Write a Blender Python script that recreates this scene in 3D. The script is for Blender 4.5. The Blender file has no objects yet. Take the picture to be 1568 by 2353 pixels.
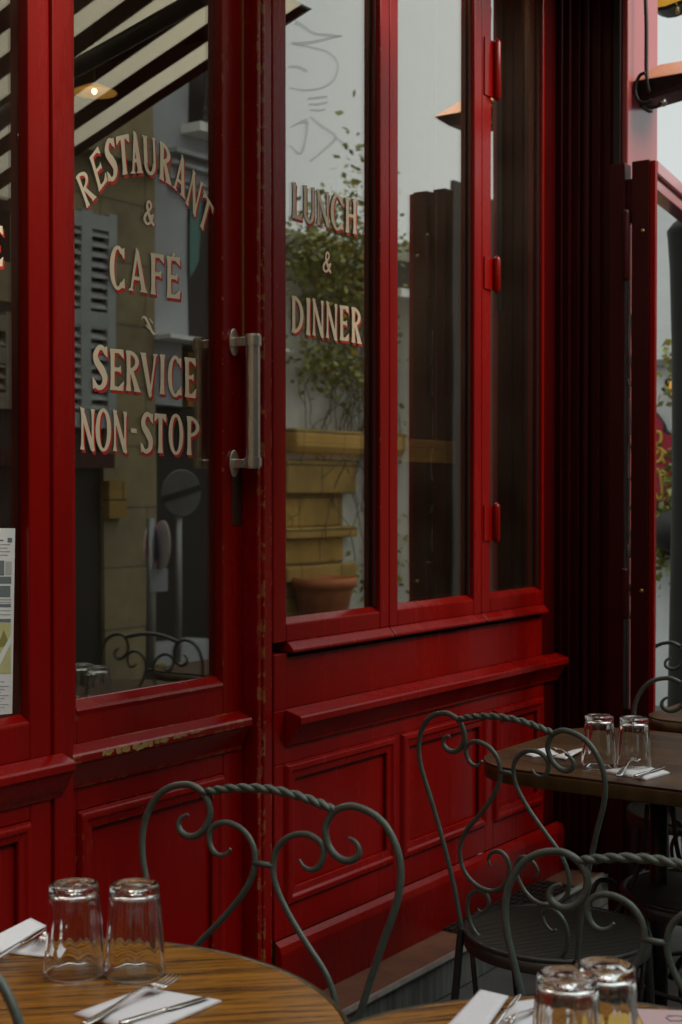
import bpy, bmesh, math, random
import numpy as np
from mathutils import Vector, Matrix
random.seed(7)
R = math.radians
sc = bpy.context.scene
col = sc.collection

# ------------------------------------------------------------------ camera
# eye height 1.38 m, 2.1 m in front of the shop front, looking along the facade
F, CX, CY, HOR = 3267.0, 784.0, 1176.5, 1125.0        # pixels of a 1568 x 2353 picture
EYE = Vector((0, -2.1, 1.38))
HEAD, PITCH = R(34.7), math.atan((CY - HOR) / F)
cam = bpy.data.cameras.new('camera')
cam.sensor_fit = 'HORIZONTAL'
cam.sensor_width = 24.0
cam.lens = 24.0 * F / 1568.0
cam.clip_start, cam.clip_end = 0.05, 500
cam.dof.use_dof = True
cam.dof.focus_distance = 2.8
cam.dof.aperture_fstop = 7.1
camo = bpy.data.objects.new('camera', cam)
col.objects.link(camo)
camo.location = EYE
camo.rotation_euler = (R(90) - PITCH, 0, HEAD - R(90))
sc.camera = camo

# ------------------------------------------------------------------ sky, sun, exposure
SKY_TOP = 2.5
SUN_EL, SUN_AZ = R(35), R(-76)                       # azimuth of the sun, measured from +x
w = bpy.data.worlds.new('World'); sc.world = w; w.use_nodes = True
nt = w.node_tree; N = nt.nodes; L = nt.links
bg = N['Background']
sky = N.new('ShaderNodeTexSky'); sky.sky_type = 'NISHITA'; sky.sun_disc = False
sky.sun_elevation = SUN_EL; sky.sun_rotation = R(90) - SUN_AZ
mx = N.new('ShaderNodeMix'); mx.data_type = 'RGBA'; mx.inputs['Factor'].default_value = 0.88
mx.inputs['B'].default_value = (5.8, 6.1, 5.8, 1)    # cloud cover over the blue
# overcast: the cloud deck is dimmer near the horizon than overhead
tcw = N.new('ShaderNodeTexCoord'); sxw = N.new('ShaderNodeSeparateXYZ'); mrw = N.new('ShaderNodeMapRange'); mrw.interpolation_type = 'SMOOTHSTEP'
mrw.inputs[1].default_value = 0.30; mrw.inputs[2].default_value = 0.85; mrw.inputs[3].default_value = 1.0; mrw.inputs[4].default_value = SKY_TOP
vm = N.new('ShaderNodeVectorMath'); vm.operation = 'SCALE'
L.new(tcw.outputs['Generated'], sxw.inputs[0]); L.new(sxw.outputs[2], mrw.inputs[0]); L.new(mrw.outputs[0], vm.inputs['Scale'])
L.new(sky.outputs[0], mx.inputs['A']); L.new(mx.outputs['Result'], vm.inputs[0]); L.new(vm.outputs[0], bg.inputs['Color'])
bg.inputs['Strength'].default_value = 0.1
sl = bpy.data.lights.new('sun', 'SUN'); sl.energy = 3.0; sl.angle = R(32); sl.color = (1, 0.92, 0.80)
so = bpy.data.objects.new('sun', sl); col.objects.link(so)
sd = Vector((math.cos(SUN_EL) * math.cos(SUN_AZ), math.cos(SUN_EL) * math.sin(SUN_AZ), math.sin(SUN_EL)))
so.location = sd * 30; so.rotation_euler = sd.to_track_quat('Z', 'Y').to_euler()
sc.view_settings.view_transform = 'Standard'; sc.view_settings.look = 'None'
sc.view_settings.exposure = 0.25; sc.view_settings.gamma = 1.0
sc.cycles.use_denoising = True
sc.cycles.max_bounces = 14; sc.cycles.transmission_bounces = 12; sc.cycles.glossy_bounces = 6
sc.cycles.transparent_max_bounces = 16; sc.cycles.caustics_reflective = False
sc.cycles.sample_clamp_indirect = 4.0

# ------------------------------------------------------------------ measuring helpers
FW = Vector((math.cos(PITCH) * math.cos(HEAD), math.cos(PITCH) * math.sin(HEAD), -math.sin(PITCH)))
RT = Vector((math.sin(HEAD), -math.cos(HEAD), 0)); UP = RT.cross(FW)
def ray(x, y): return FW * F + RT * (x - CX) - UP * (y - CY)
def on_y(x, y, y0=0.0):                               # point of the plane y = y0
    d = ray(x, y); return EYE + d * ((y0 - EYE.y) / d.y)
def on_x(x, y, x0):
    d = ray(x, y); return EYE + d * (x0 / d.x)
def on_z(x, y, z0):
    d = ray(x, y); return EYE + d * ((z0 - EYE.z) / d.z)
def across(x, y, Y, yg=0.03):                         # point over the street seen in a pane at y = yg
    if yg == 0.028:                                   # the folding leaves do not hang quite true
        x = x + 30 if x < 880 else x - 42
    d = ray(x, y); p = EYE + d * ((Y + 2 * yg - EYE.y) / d.y); return Vector((p.x, -Y, p.z))
def crop(x0, y0, s, pts): return [((x0 + a / s) * 1568 / 1706, (y0 + b / s) * 1568 / 1706) for a, b in pts]

# ------------------------------------------------------------------ object helpers
def tag(o, label=None, cat=None, group=None, kind=None):
    for k, v in (('label', label), ('category', cat), ('group', group), ('kind', kind)):
        if v: o[k] = v
    return o
def thing(name, label, cat, loc=(0, 0, 0), rz=0, group=None):
    o = bpy.data.objects.new(name, None); col.objects.link(o); o.empty_display_size = 0.1
    o.location = loc; o.rotation_euler = (0, 0, rz); return tag(o, label, cat, group)
def root_of(o):
    while o.parent: o = o.parent
    return o
def dup(root, loc, rz, label, group=None):
    r = root.copy(); col.objects.link(r); r.location = loc; r.rotation_euler = (0, 0, rz); r['label'] = label
    if group: r['group'] = group
    for ch in root.children:
        c = ch.copy(); col.objects.link(c); c.parent = r
        for g in ch.children:
            d = g.copy(); col.objects.link(d); d.parent = c
    return r
def catmull(pts, n=6, closed=False):
    P = [np.array(p, float) for p in pts]; out = []; m = len(P)
    for i in range(m if closed else m - 1):
        if closed: a, b, c, d = P[i - 1], P[i], P[(i + 1) % m], P[(i + 2) % m]
        else: a, b, c, d = P[max(i - 1, 0)], P[i], P[i + 1], P[min(i + 2, m - 1)]
        for k in range(n):
            t = k / n
            out.append(0.5 * (2 * b + (c - a) * t + (2 * a - 5 * b + 4 * c - d) * t * t + (3 * b - a - 3 * c + d) * t ** 3))
    if not closed: out.append(P[-1])
    return out
class MB:
    def __init__(s): s.v = []; s.f = []; s.sm = []
    def add(s, vs, fs, smooth=False):
        o = len(s.v); s.v += [tuple(map(float, p)) for p in vs]
        for f in fs: s.f.append([o + i for i in f]); s.sm.append(smooth)
        return s
    def box(s, x0, x1, y0, y1, z0, z1):
        if x0 > x1: x0, x1 = x1, x0
        if y0 > y1: y0, y1 = y1, y0
        if z0 > z1: z0, z1 = z1, z0
        return s.add([(x, y, z) for x in (x0, x1) for y in (y0, y1) for z in (z0, z1)],
                     [(0, 1, 3, 2), (4, 6, 7, 5), (0, 4, 5, 1), (2, 3, 7, 6), (0, 2, 6, 4), (1, 5, 7, 3)])
    def hexa(s, bot, top):                            # 4 bottom + 4 top corners
        return s.add(list(bot) + list(top), [(3, 2, 1, 0), (4, 5, 6, 7)] + [(i, (i + 1) % 4, 4 + (i + 1) % 4, 4 + i) for i in range(4)])
    def prism_x(s, prof, x0, x1):                     # (y, z) profile swept along x
        n = len(prof)
        return s.add([(x0, y, z) for y, z in prof] + [(x1, y, z) for y, z in prof],
                     [tuple(range(n)), tuple(range(2 * n - 1, n - 1, -1))] + [(i, n + i, n + (i + 1) % n, (i + 1) % n) for i in range(n)])
    def prism_z(s, prof, z0, z1, smooth=False):       # (x, y) outline, counter-clockwise
        n = len(prof)
        s.add([(x, y, z0) for x, y in prof] + [(x, y, z1) for x, y in prof], [tuple(range(n - 1, -1, -1)), tuple(range(n, 2 * n))])
        o = len(s.v) - 2 * n
        for i in range(n): s.f.append([o + i, o + (i + 1) % n, o + n + (i + 1) % n, o + n + i]); s.sm.append(smooth)
        return s
    def slab(s, poly, th):                            # any 3D polygon thickened by vector th
        n = len(poly); th = Vector(th)
        return s.add([Vector(p) for p in poly] + [Vector(p) + th for p in poly],
                     [tuple(range(n - 1, -1, -1)), tuple(range(n, 2 * n))] + [(i, (i + 1) % n, n + (i + 1) % n, n + i) for i in range(n)])
    def tube(s, pts, r, n=8, flat=1.0, twist=0.0, closed=False, ref=None):
        P = [Vector(p) for p in pts]; m = len(P); rr = r if hasattr(r, '__len__') else [r] * m
        T = [(P[(i + 1) % m if closed else min(i + 1, m - 1)] - P[(i - 1) % m if closed else max(i - 1, 0)]).normalized() for i in range(m)]
        up = Vector(ref) if ref else (Vector((0, 0, 1)) if abs(T[0].z) < 0.9 else Vector((1, 0, 0)))
        nn = (up - T[0] * up.dot(T[0])).normalized(); vs = []
        for i in range(m):
            if ref: nn = Vector(ref)
            nn = (nn - T[i] * nn.dot(T[i])).normalized(); b = T[i].cross(nn)
            for k in range(n):
                a = 2 * math.pi * k / n + twist * i
                vs.append(P[i] + (nn * math.cos(a) * flat + b * math.sin(a)) * rr[i])
        fs = [(i * n + k, i * n + (k + 1) % n, ((i + 1) % m) * n + (k + 1) % n, ((i + 1) % m) * n + k) for i in range(m if closed else m - 1) for k in range(n)]
        s.add(vs, fs, True)
        if not closed:
            o = len(s.v) - m * n
            s.f += [[o + k for k in range(n)][::-1], [o + (m - 1) * n + k for k in range(n)]]; s.sm += [False, False]
        return s
    def lathe(s, prof, c=(0, 0, 0), n=40, mod=None, smooth=True, axis=None):
        vs = []; m = len(prof); c = Vector(c)
        A = axis.to_track_quat('Z', 'Y').to_matrix() if axis else None
        for j, (r, z) in enumerate(prof):
            for k in range(n):
                a = 2 * math.pi * k / n; q = r * (mod(a, z, j) if mod else 1)
                p = Vector((q * math.cos(a), q * math.sin(a), z)); vs.append(c + (A @ p if A else p))
        return s.add(vs, [(j * n + k, j * n + (k + 1) % n, (j + 1) * n + (k + 1) % n, (j + 1) * n + k) for j in range(m - 1) for k in range(n)], smooth)
    def build(s, name, mat, parent=None, local=False, bevel=0, seg=2, weld=False):
        me = bpy.data.meshes.new(name)
        off = Vector((0, 0, 0)) if local or parent is None else root_of(parent).location
        me.from_pydata([Vector(p) - off for p in s.v], [], s.f); me.update()
        me.polygons.foreach_set('use_smooth', s.sm)
        if weld:
            bm = bmesh.new(); bm.from_mesh(me); bmesh.ops.remove_doubles(bm, verts=bm.verts, dist=1e-5)
            bmesh.ops.recalc_face_normals(bm, faces=bm.faces); bm.to_mesh(me); bm.free()
        o = bpy.data.objects.new(name, me); col.objects.link(o); me.materials.append(mat)
        if parent: o.parent = parent
        if bevel:
            b = o.modifiers.new('bevel', 'BEVEL'); b.width = bevel; b.segments = seg; b.limit_method = 'ANGLE'; b.angle_limit = R(40)
        return o
def panel_frame(m, x0, x1, z0, z1, y, wd=0.03, out=0.012):
    """mitred raised moulding round a panel field"""
    prof = [(0, 0), (wd * 0.15, -out), (wd * 0.45, -out * 1.15), (wd * 0.6, -out * 0.55), (wd, -out * 0.35), (wd, 0.004)]
    rings = [[(x0 + d, y + h, z0 + d), (x1 - d, y + h, z0 + d), (x1 - d, y + h, z1 - d), (x0 + d, y + h, z1 - d)] for d, h in prof]
    vs = [p for r in rings for p in r]
    m.add(vs, [(j * 4 + k, j * 4 + (k + 1) % 4, (j + 1) * 4 + (k + 1) % 4, (j + 1) * 4 + k) for j in range(len(prof) - 1) for k in range(4)])

# ------------------------------------------------------------------ materials
def mat(name, color, rough=0.5, metal=0.0, noise=0, amt=0.25, bump=0, bscale=60, spec=0.5, coat=0, stretch=None, rvar=0):
    m = bpy.data.materials.new(name); m.use_nodes = True; nt = m.node_tree; b = nt.nodes['Principled BSDF']
    b.inputs['Base Color'].default_value = (*color, 1); b.inputs['Roughness'].default_value = rough
    b.inputs['Metallic'].default_value = metal; b.inputs['Specular IOR Level'].default_value = spec
    b.inputs['Coat Weight'].default_value = coat; b.inputs['Coat Roughness'].default_value = 0.12
    tc = nt.nodes.new('ShaderNodeTexCoord'); mp = nt.nodes.new('ShaderNodeMapping'); nt.links.new(tc.outputs['Object'], mp.inputs[0])
    if stretch: mp.inputs['Scale'].default_value = stretch
    if noise:
        n = nt.nodes.new('ShaderNodeTexNoise'); n.inputs['Scale'].default_value = noise; n.inputs['Detail'].default_value = 8; n.inputs['Roughness'].default_value = 0.65
        r = nt.nodes.new('ShaderNodeMapRange'); r.inputs[1].default_value = 0.3; r.inputs[2].default_value = 0.7
        r.inputs[3].default_value = 1 - amt; r.inputs[4].default_value = 1 + amt
        mu = nt.nodes.new('ShaderNodeMix'); mu.data_type = 'RGBA'; mu.blend_type = 'MULTIPLY'; mu.inputs['Factor'].default_value = 1
        mu.inputs['A'].default_value = (*color, 1)
        nt.links.new(mp.outputs[0], n.inputs['Vector']); nt.links.new(n.outputs['Fac'], r.inputs[0]); nt.links.new(r.outputs[0], mu.inputs['B'])
        nt.links.new(mu.outputs['Result'], b.inputs['Base Color'])
        if rvar:
            r2 = nt.nodes.new('ShaderNodeMapRange'); r2.inputs[1].default_value = 0.3; r2.inputs[2].default_value = 0.7
            r2.inputs[3].default_value = rough - rvar; r2.inputs[4].default_value = rough + rvar
            nt.links.new(n.outputs['Fac'], r2.inputs[0]); nt.links.new(r2.outputs[0], b.inputs['Roughness'])
    if bump:
        n = nt.nodes.new('ShaderNodeTexNoise'); n.inputs['Scale'].default_value = bscale; n.inputs['Detail'].default_value = 6
        bu = nt.nodes.new('ShaderNodeBump'); bu.inputs['Strength'].default_value = bump; bu.inputs['Distance'].default_value = 0.002
        nt.links.new(mp.outputs[0], n.inputs['Vector']); nt.links.new(n.outputs['Fac'], bu.inputs['Height']); nt.links.new(bu.outputs[0], b.inputs['Normal'])
    return m
def worn(m, chip=(0.34, 0.19, 0.06), thr=0.60, rad=0.006, scale=38):
    """bare ochre undercoat where the edges of the paint have been knocked off"""
    nt = m.node_tree; b = nt.nodes['Principled BSDF']; N = nt.nodes.new; L = nt.links.new
    bev = N('ShaderNodeBevel'); bev.samples = 4; bev.inputs['Radius'].default_value = rad
    g = N('ShaderNodeNewGeometry'); dt = N('ShaderNodeVectorMath'); dt.operation = 'DOT_PRODUCT'
    L(bev.outputs[0], dt.inputs[0]); L(g.outputs['Normal'], dt.inputs[1])
    e = N('ShaderNodeMapRange'); e.inputs[1].default_value = 0.995; e.inputs[2].default_value = 0.93; L(dt.outputs['Value'], e.inputs[0])
    tc = N('ShaderNodeTexCoord'); n = N('ShaderNodeTexNoise'); n.inputs['Scale'].default_value = scale; n.inputs['Detail'].default_value = 5; n.inputs['Roughness'].default_value = 0.7
    L(tc.outputs['Object'], n.inputs['Vector'])
    th = N('ShaderNodeMapRange'); th.inputs[1].default_value = thr; th.inputs[2].default_value = thr + 0.02; L(n.outputs['Fac'], th.inputs[0])
    mm = N('ShaderNodeMath'); mm.operation = 'MULTIPLY'; L(e.outputs[0], mm.inputs[0]); L(th.outputs[0], mm.inputs[1])
    sp = N('ShaderNodeTexNoise'); sp.inputs['Scale'].default_value = 55; sp.inputs['Detail'].default_value = 3; L(tc.outputs['Object'], sp.inputs['Vector'])
    st = N('ShaderNodeMapRange'); st.inputs[1].default_value = 0.765; st.inputs[2].default_value = 0.78; L(sp.outputs['Fac'], st.inputs[0])
    mxx = N('ShaderNodeMath'); mxx.operation = 'MAXIMUM'; L(mm.outputs[0], mxx.inputs[0]); L(st.outputs[0], mxx.inputs[1])
    mix = N('ShaderNodeMix'); mix.data_type = 'RGBA'; src = b.inputs['Base Color'].links[0].from_socket
    L(mxx.outputs[0], mix.inputs['Factor']); L(src, mix.inputs['A']); mix.inputs['B'].default_value = (*chip, 1)
    L(mix.outputs['Result'], b.inputs['Base Color']); return m
RED = (0.25, 0.0024, 0.0008)
M = {}
M['red'] = mat('red_gloss_paint', RED, 0.25, noise=9, amt=0.16, bump=0.22, bscale=90, rvar=0.09, stretch=(1, 1, 0.12), spec=0.36)
M['worn'] = worn(mat('red_chipped_paint', RED, 0.25, noise=9, amt=0.16, bump=0.22, bscale=90, rvar=0.09, stretch=(1, 1, 0.12), spec=0.36))
M['post'] = worn(mat('red_battered_paint', RED, 0.24, noise=9, amt=0.12, bump=0.12, bscale=70, rvar=0.07), thr=0.54, rad=0.009, scale=26)
M['sky_sheen_red'] = mat('red_with_sky_sheen', (0.42, 0.085, 0.09), 0.22, noise=7, amt=0.12, bump=0.1, bscale=50, coat=0.7, stretch=(1, 1, 0.2))  # sky reflection put into the colour: a paler pink copy of the red
M['shaded_red'] = mat('shade_darkened_red', (0.036, 0.0008, 0.001), 0.38, spec=0.22, noise=6, amt=0.15, bump=0.1, bscale=60)  # corner shade put into the colour: a darkened copy of the red
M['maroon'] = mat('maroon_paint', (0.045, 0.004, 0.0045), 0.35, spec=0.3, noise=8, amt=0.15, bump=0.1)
M['ochre'] = mat('bare_undercoat', (0.40, 0.24, 0.07), 0.8, noise=120, amt=0.5)
M['spacer'] = mat('brown_spacer_bar', (0.09, 0.045, 0.04), 0.35, metal=0.4)
M['black'] = mat('black_rubber', (0.012, 0.011, 0.01), 0.5)
M['cream'] = mat('cream_sign_paint', (0.88, 0.74, 0.52), 0.55, noise=30, amt=0.05)
M['shade'] = mat('red_sign_paint', (0.55, 0.02, 0.012), 0.5)
M['steel'] = mat('brushed_steel', (0.82, 0.79, 0.72), 0.27, metal=0.88, noise=20, amt=0.1, stretch=(1, 1, 0.04))
M['bronze'] = mat('dark_bronze_plate', (0.16, 0.13, 0.10), 0.35, metal=0.9)
M['brass'] = mat('brass_strip', (0.5, 0.36, 0.13), 0.45, metal=0.7)
M['iron'] = mat('grey_green_forged_iron', (0.100, 0.136, 0.118), 0.40, metal=0.15, noise=60, amt=0.2, bump=0.25, bscale=150)
M['iron_dark'] = mat('dark_table_iron', (0.045, 0.047, 0.043), 0.4, metal=0.5, noise=60, amt=0.2, bump=0.2, bscale=150)
M['cutlery'] = mat('polished_cutlery', (0.72, 0.70, 0.67), 0.12, metal=1)
M['napkin'] = mat('white_paper_napkin', (0.80, 0.81, 0.85), 0.9, noise=150, amt=0.03, bump=0.3, bscale=300)
M['tile'] = mat('brown_terracotta_ledge', (0.20, 0.085, 0.05), 0.6, noise=14, amt=0.3, bump=0.2, bscale=40)
M['nosing'] = mat('worn_metal_nosing', (0.5, 0.49, 0.46), 0.4, metal=0.6, noise=30, amt=0.2)
M['riser'] = mat('grey_grooved_riser', (0.20, 0.205, 0.20), 0.8, noise=60, amt=0.45, bump=0.4, bscale=60, stretch=(1, 1, 0.06))
M['street'] = mat('grey_street_stone', (0.10, 0.10, 0.097), 0.8, noise=5, amt=0.3, bump=0.5, bscale=40)
M['interior'] = mat('dark_brown_interior', (0.05, 0.032, 0.022), 0.7, noise=4, amt=0.3)
M['wood_warm'] = mat('honey_wood_board', (0.42, 0.20, 0.05), 0.4, noise=5, amt=0.3, stretch=(0.3, 2, 8))
M['stone'] = None
def glass_pane():
    m = bpy.data.materials.new('double_glazing'); m.use_nodes = True; nt = m.node_tree; nt.nodes.clear(); N = nt.nodes.new; Lk = nt.links.new
    o = N('ShaderNodeOutputMaterial'); mixs = N('ShaderNodeMixShader'); t = N('ShaderNodeBsdfTransparent'); g = N('ShaderNodeBsdfGlossy')
    t.inputs[0].default_value = (0.86, 0.88, 0.86, 1); g.inputs['Color'].default_value = (1, 0.975, 0.92, 1); g.inputs['Roughness'].default_value = 0.0
    lw = N('ShaderNodeLayerWeight'); lw.inputs[0].default_value = 0.5
    p = N('ShaderNodeMath'); p.operation = 'POWER'; p.inputs[1].default_value = 2.0; Lk(lw.outputs['Facing'], p.inputs[0])
    a = N('ShaderNodeMath'); a.operation = 'MULTIPLY_ADD'; a.inputs[1].default_value = 1.9; a.inputs[2].default_value = 0.05; a.use_clamp = True
    Lk(p.outputs[0], a.inputs[0]); Lk(a.outputs[0], mixs.inputs[0]); Lk(t.outputs[0], mixs.inputs[1]); Lk(g.outputs[0], mixs.inputs[2]); 
    du = N('ShaderNodeBsdfDiffuse'); du.inputs[0].default_value = (0.55, 0.47, 0.33, 1); mdu = N('ShaderNodeMixShader')      # beige film painting a warm haze over the reflections
    dn = N('ShaderNodeTexNoise'); dn.inputs['Scale'].default_value = 3.5; dn.inputs['Detail'].default_value = 6; dr = N('ShaderNodeMapRange'); dr.inputs[1].default_value = 0.3; dr.inputs[2].default_value = 0.75; dr.inputs[3].default_value = 0.004; dr.inputs[4].default_value = 0.026
    dtc = N('ShaderNodeTexCoord'); Lk(dtc.outputs['Object'], dn.inputs['Vector']); Lk(dn.outputs['Fac'], dr.inputs[0]); Lk(dr.outputs[0], mdu.inputs[0])
    Lk(mixs.outputs[0], mdu.inputs[1]); Lk(du.outputs[0], mdu.inputs[2]); Lk(mdu.outputs[0], o.inputs[0])
    nz = N('ShaderNodeTexNoise'); nz.inputs['Scale'].default_value = 1.6; nz.inputs['Detail'].default_value = 1
    tc = N('ShaderNodeTexCoord'); Lk(tc.outputs['Object'], nz.inputs['Vector'])
    bu = N('ShaderNodeBump'); bu.inputs['Strength'].default_value = 0.08; bu.inputs['Distance'].default_value = 0.01; Lk(nz.outputs['Fac'], bu.inputs['Height']); Lk(bu.outputs[0], g.inputs['Normal'])
    return m
M['pane'] = glass_pane()
def tumbler_glass():
    m = bpy.data.materials.new('clear_tumbler_glass'); m.use_nodes = True; b = m.node_tree.nodes['Principled BSDF']
    b.inputs['Transmission Weight'].default_value = 1; b.inputs['Roughness'].default_value = 0.01; b.inputs['IOR'].default_value = 1.47
    b.inputs['Base Color'].default_value = (0.98, 0.99, 0.985, 1); return m
M['tumbler'] = tumbler_glass()
def emit(name, color, s):
    m = bpy.data.materials.new(name); m.use_nodes = True; b = m.node_tree.nodes['Principled BSDF']
    b.inputs['Base Color'].default_value = (*color, 1); b.inputs['Emission Color'].default_value = (*color, 1); b.inputs['Emission Strength'].default_value = s; return m
def wood_top(name, light, dark, stretch, rough=0.28):
    m = bpy.data.materials.new(name); m.use_nodes = True; nt = m.node_tree; b = nt.nodes['Principled BSDF']; N = nt.nodes.new; Lk = nt.links.new
    tc = N('ShaderNodeTexCoord'); mp = N('ShaderNodeMapping'); mp.inputs['Scale'].default_value = stretch; Lk(tc.outputs['Object'], mp.inputs[0])
    n1 = N('ShaderNodeTexNoise'); n1.inputs['Scale'].default_value = 6; n1.inputs['Detail'].default_value = 9; n1.inputs['Roughness'].default_value = 0.7; n1.inputs['Distortion'].default_value = 0.25
    n2 = N('ShaderNodeTexNoise'); n2.inputs['Scale'].default_value = 1.6; n2.inputs['Detail'].default_value = 4
    Lk(mp.outputs[0], n1.inputs['Vector']); Lk(mp.outputs[0], n2.inputs['Vector'])
    ad = N('ShaderNodeMath'); ad.operation = 'MULTIPLY_ADD'; ad.inputs[1].default_value = 0.55; Lk(n2.outputs['Fac'], ad.inputs[0]); Lk(n1.outputs['Fac'], ad.inputs[2])
    cr = N('ShaderNodeValToRGB'); e = cr.color_ramp.elements; e[0].position = 0.67; e[0].color = (*dark, 1); e[1].position = 0.87; e[1].color = (*light, 1)
    mid = e.new(0.755); mid.color = tuple(0.45 * a + 0.55 * c for a, c in zip(dark, light)) + (1,)
    fm = N('ShaderNodeMapping'); fm.inputs['Scale'].default_value = tuple(4 * q for q in stretch); Lk(tc.outputs['Object'], fm.inputs[0])
    fn = N('ShaderNodeTexNoise'); fn.inputs['Scale'].default_value = 9; fn.inputs['Detail'].default_value = 5; Lk(fm.outputs[0], fn.inputs['Vector'])
    a2 = N('ShaderNodeMath'); a2.operation = 'MULTIPLY_ADD'; a2.inputs[1].default_value = 0.30; Lk(fn.outputs['Fac'], a2.inputs[0]); Lk(ad.outputs[0], a2.inputs[2])
    sb_ = N('ShaderNodeMath'); sb_.operation = 'SUBTRACT'; sb_.inputs[1].default_value = 0.15; Lk(a2.outputs[0], sb_.inputs[0])
    Lk(sb_.outputs[0], cr.inputs[0]); Lk(cr.outputs[0], b.inputs['Base Color']); b.inputs['Roughness'].default_value = rough
    bu = N('ShaderNodeBump'); bu.inputs['Strength'].default_value = 0.12; bu.inputs['Distance'].default_value = 0.002; Lk(n1.outputs['Fac'], bu.inputs['Height']); Lk(bu.outputs[0], b.inputs['Normal'])
    return m
M['wood'] = wood_top('varnished_oak_top', (0.40, 0.165, 0.018), (0.055, 0.022, 0.005), (1.6, 55, 55), 0.25)
M['wood_dark'] = wood_top('dark_oak_top', (0.12, 0.058, 0.018), (0.016, 0.008, 0.004), (30, 2.2, 30), 0.36)
M['rim'] = mat('blackened_table_rim', (0.05, 0.035, 0.015), 0.35, noise=20, amt=0.5)
M['wood_edge'] = mat('olive_wood_edge', (0.07, 0.045, 0.012), 0.4, noise=8, amt=0.5, stretch=(3, 3, 0.4))
def stone_wall(name, c1, c2, mortar, scale, mort=0.006, rough=0.85):
    m = bpy.data.materials.new(name); m.use_nodes = True; nt = m.node_tree; b = nt.nodes['Principled BSDF']; N = nt.nodes.new; Lk = nt.links.new
    tc = N('ShaderNodeTexCoord'); sx = N('ShaderNodeSeparateXYZ'); cb = N('ShaderNodeCombineXYZ'); Lk(tc.outputs['Object'], sx.inputs[0])
    ad = N('ShaderNodeMath'); Lk(sx.outputs[0], ad.inputs[0]); Lk(sx.outputs[1], ad.inputs[1]); Lk(ad.outputs[0], cb.inputs[0]); Lk(sx.outputs[2], cb.inputs[1])
    br = N('ShaderNodeTexBrick'); br.inputs['Scale'].default_value = scale; br.inputs['Color1'].default_value = (*c1, 1); br.inputs['Color2'].default_value = (*c2, 1)
    br.inputs['Mortar'].default_value = (*mortar, 1); br.inputs['Mortar Size'].default_value = mort; br.inputs['Brick Width'].default_value = 0.9; br.inputs['Row Height'].default_value = 0.42
    Lk(cb.outputs[0], br.inputs['Vector'])
    n = N('ShaderNodeTexNoise'); n.inputs['Scale'].default_value = 2.2; n.inputs['Detail'].default_value = 9; n.inputs['Roughness'].default_value = 0.7; Lk(tc.outputs['Object'], n.inputs['Vector'])
    r = N('ShaderNodeMapRange'); r.inputs[1].default_value = 0.3; r.inputs[2].default_value = 0.7; r.inputs[3].default_value = 0.6; r.inputs[4].default_value = 1.3; Lk(n.outputs['Fac'], r.inputs[0])
    mu = N('ShaderNodeMix'); mu.data_type = 'RGBA'; mu.blend_type = 'MULTIPLY'; mu.inputs['Factor'].default_value = 1; Lk(br.outputs['Color'], mu.inputs['A']); Lk(r.outputs[0], mu.inputs['B'])
    Lk(mu.outputs['Result'], b.inputs['Base Color']); b.inputs['Roughness'].default_value = rough; return m
M['stone'] = stone_wall('beige_ashlar', (0.33, 0.265, 0.145), (0.27, 0.22, 0.13), (0.12, 0.1, 0.06), 1.0)
M['yellow_stone'] = stone_wall('ochre_stone', (0.42, 0.25, 0.055), (0.34, 0.21, 0.055), (0.10, 0.07, 0.025), 1.6, 0.012)
M['plaster'] = mat('grey_white_render', (0.40, 0.42, 0.44), 0.9, noise=1.5, amt=0.15, bump=0.2, bscale=20)
M['white_wall'] = mat('white_rendered_wall', (0.86, 0.87, 0.85), 0.9, noise=2.2, amt=0.10, bump=0.3, bscale=18)
M['pale_wall'] = mat('pale_garden_wall', (0.55, 0.54, 0.49), 0.9, noise=1.8, amt=0.25, bump=0.4, bscale=16)
M['shutter'] = mat('blue_grey_shutter_paint', (0.38, 0.41, 0.41), 0.6, noise=10, amt=0.1)
M['dark_open'] = mat('dark_shop_opening', (0.016, 0.013, 0.010), 0.6)
M['leaf'] = mat('ivy_leaf', (0.21, 0.23, 0.05), 0.5, noise=3, amt=0.5)
M['leaf_y'] = mat('yellowing_leaf', (0.30, 0.24, 0.03), 0.6, noise=5, amt=0.4)
M['stem'] = mat('dry_vine_stem', (0.10, 0.075, 0.045), 0.8)
M['terracotta'] = mat('terracotta_pot', (0.42, 0.12, 0.035), 0.7, noise=12, amt=0.2)
M['white'] = mat('white_enamel', (0.78, 0.78, 0.76), 0.4)
M['blue'] = mat('blue_enamel', (0.03, 0.08, 0.32), 0.4)
M['pole'] = mat('grey_sign_pole', (0.25, 0.26, 0.26), 0.4, metal=0.6)
M['paper'] = mat('white_poster_paper', (0.72, 0.74, 0.74), 0.7)
M['ink'] = mat('grey_poster_ink', (0.15, 0.18, 0.19), 0.7)
M['ink_light'] = mat('pale_poster_ink', (0.42, 0.44, 0.43), 0.7)
M['poster_green'] = mat('yellow_green_poster_ink', (0.52, 0.50, 0.24), 0.7, noise=9, amt=0.15)
M['poster_tree'] = mat('olive_poster_ink', (0.25, 0.23, 0.07), 0.7)

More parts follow.
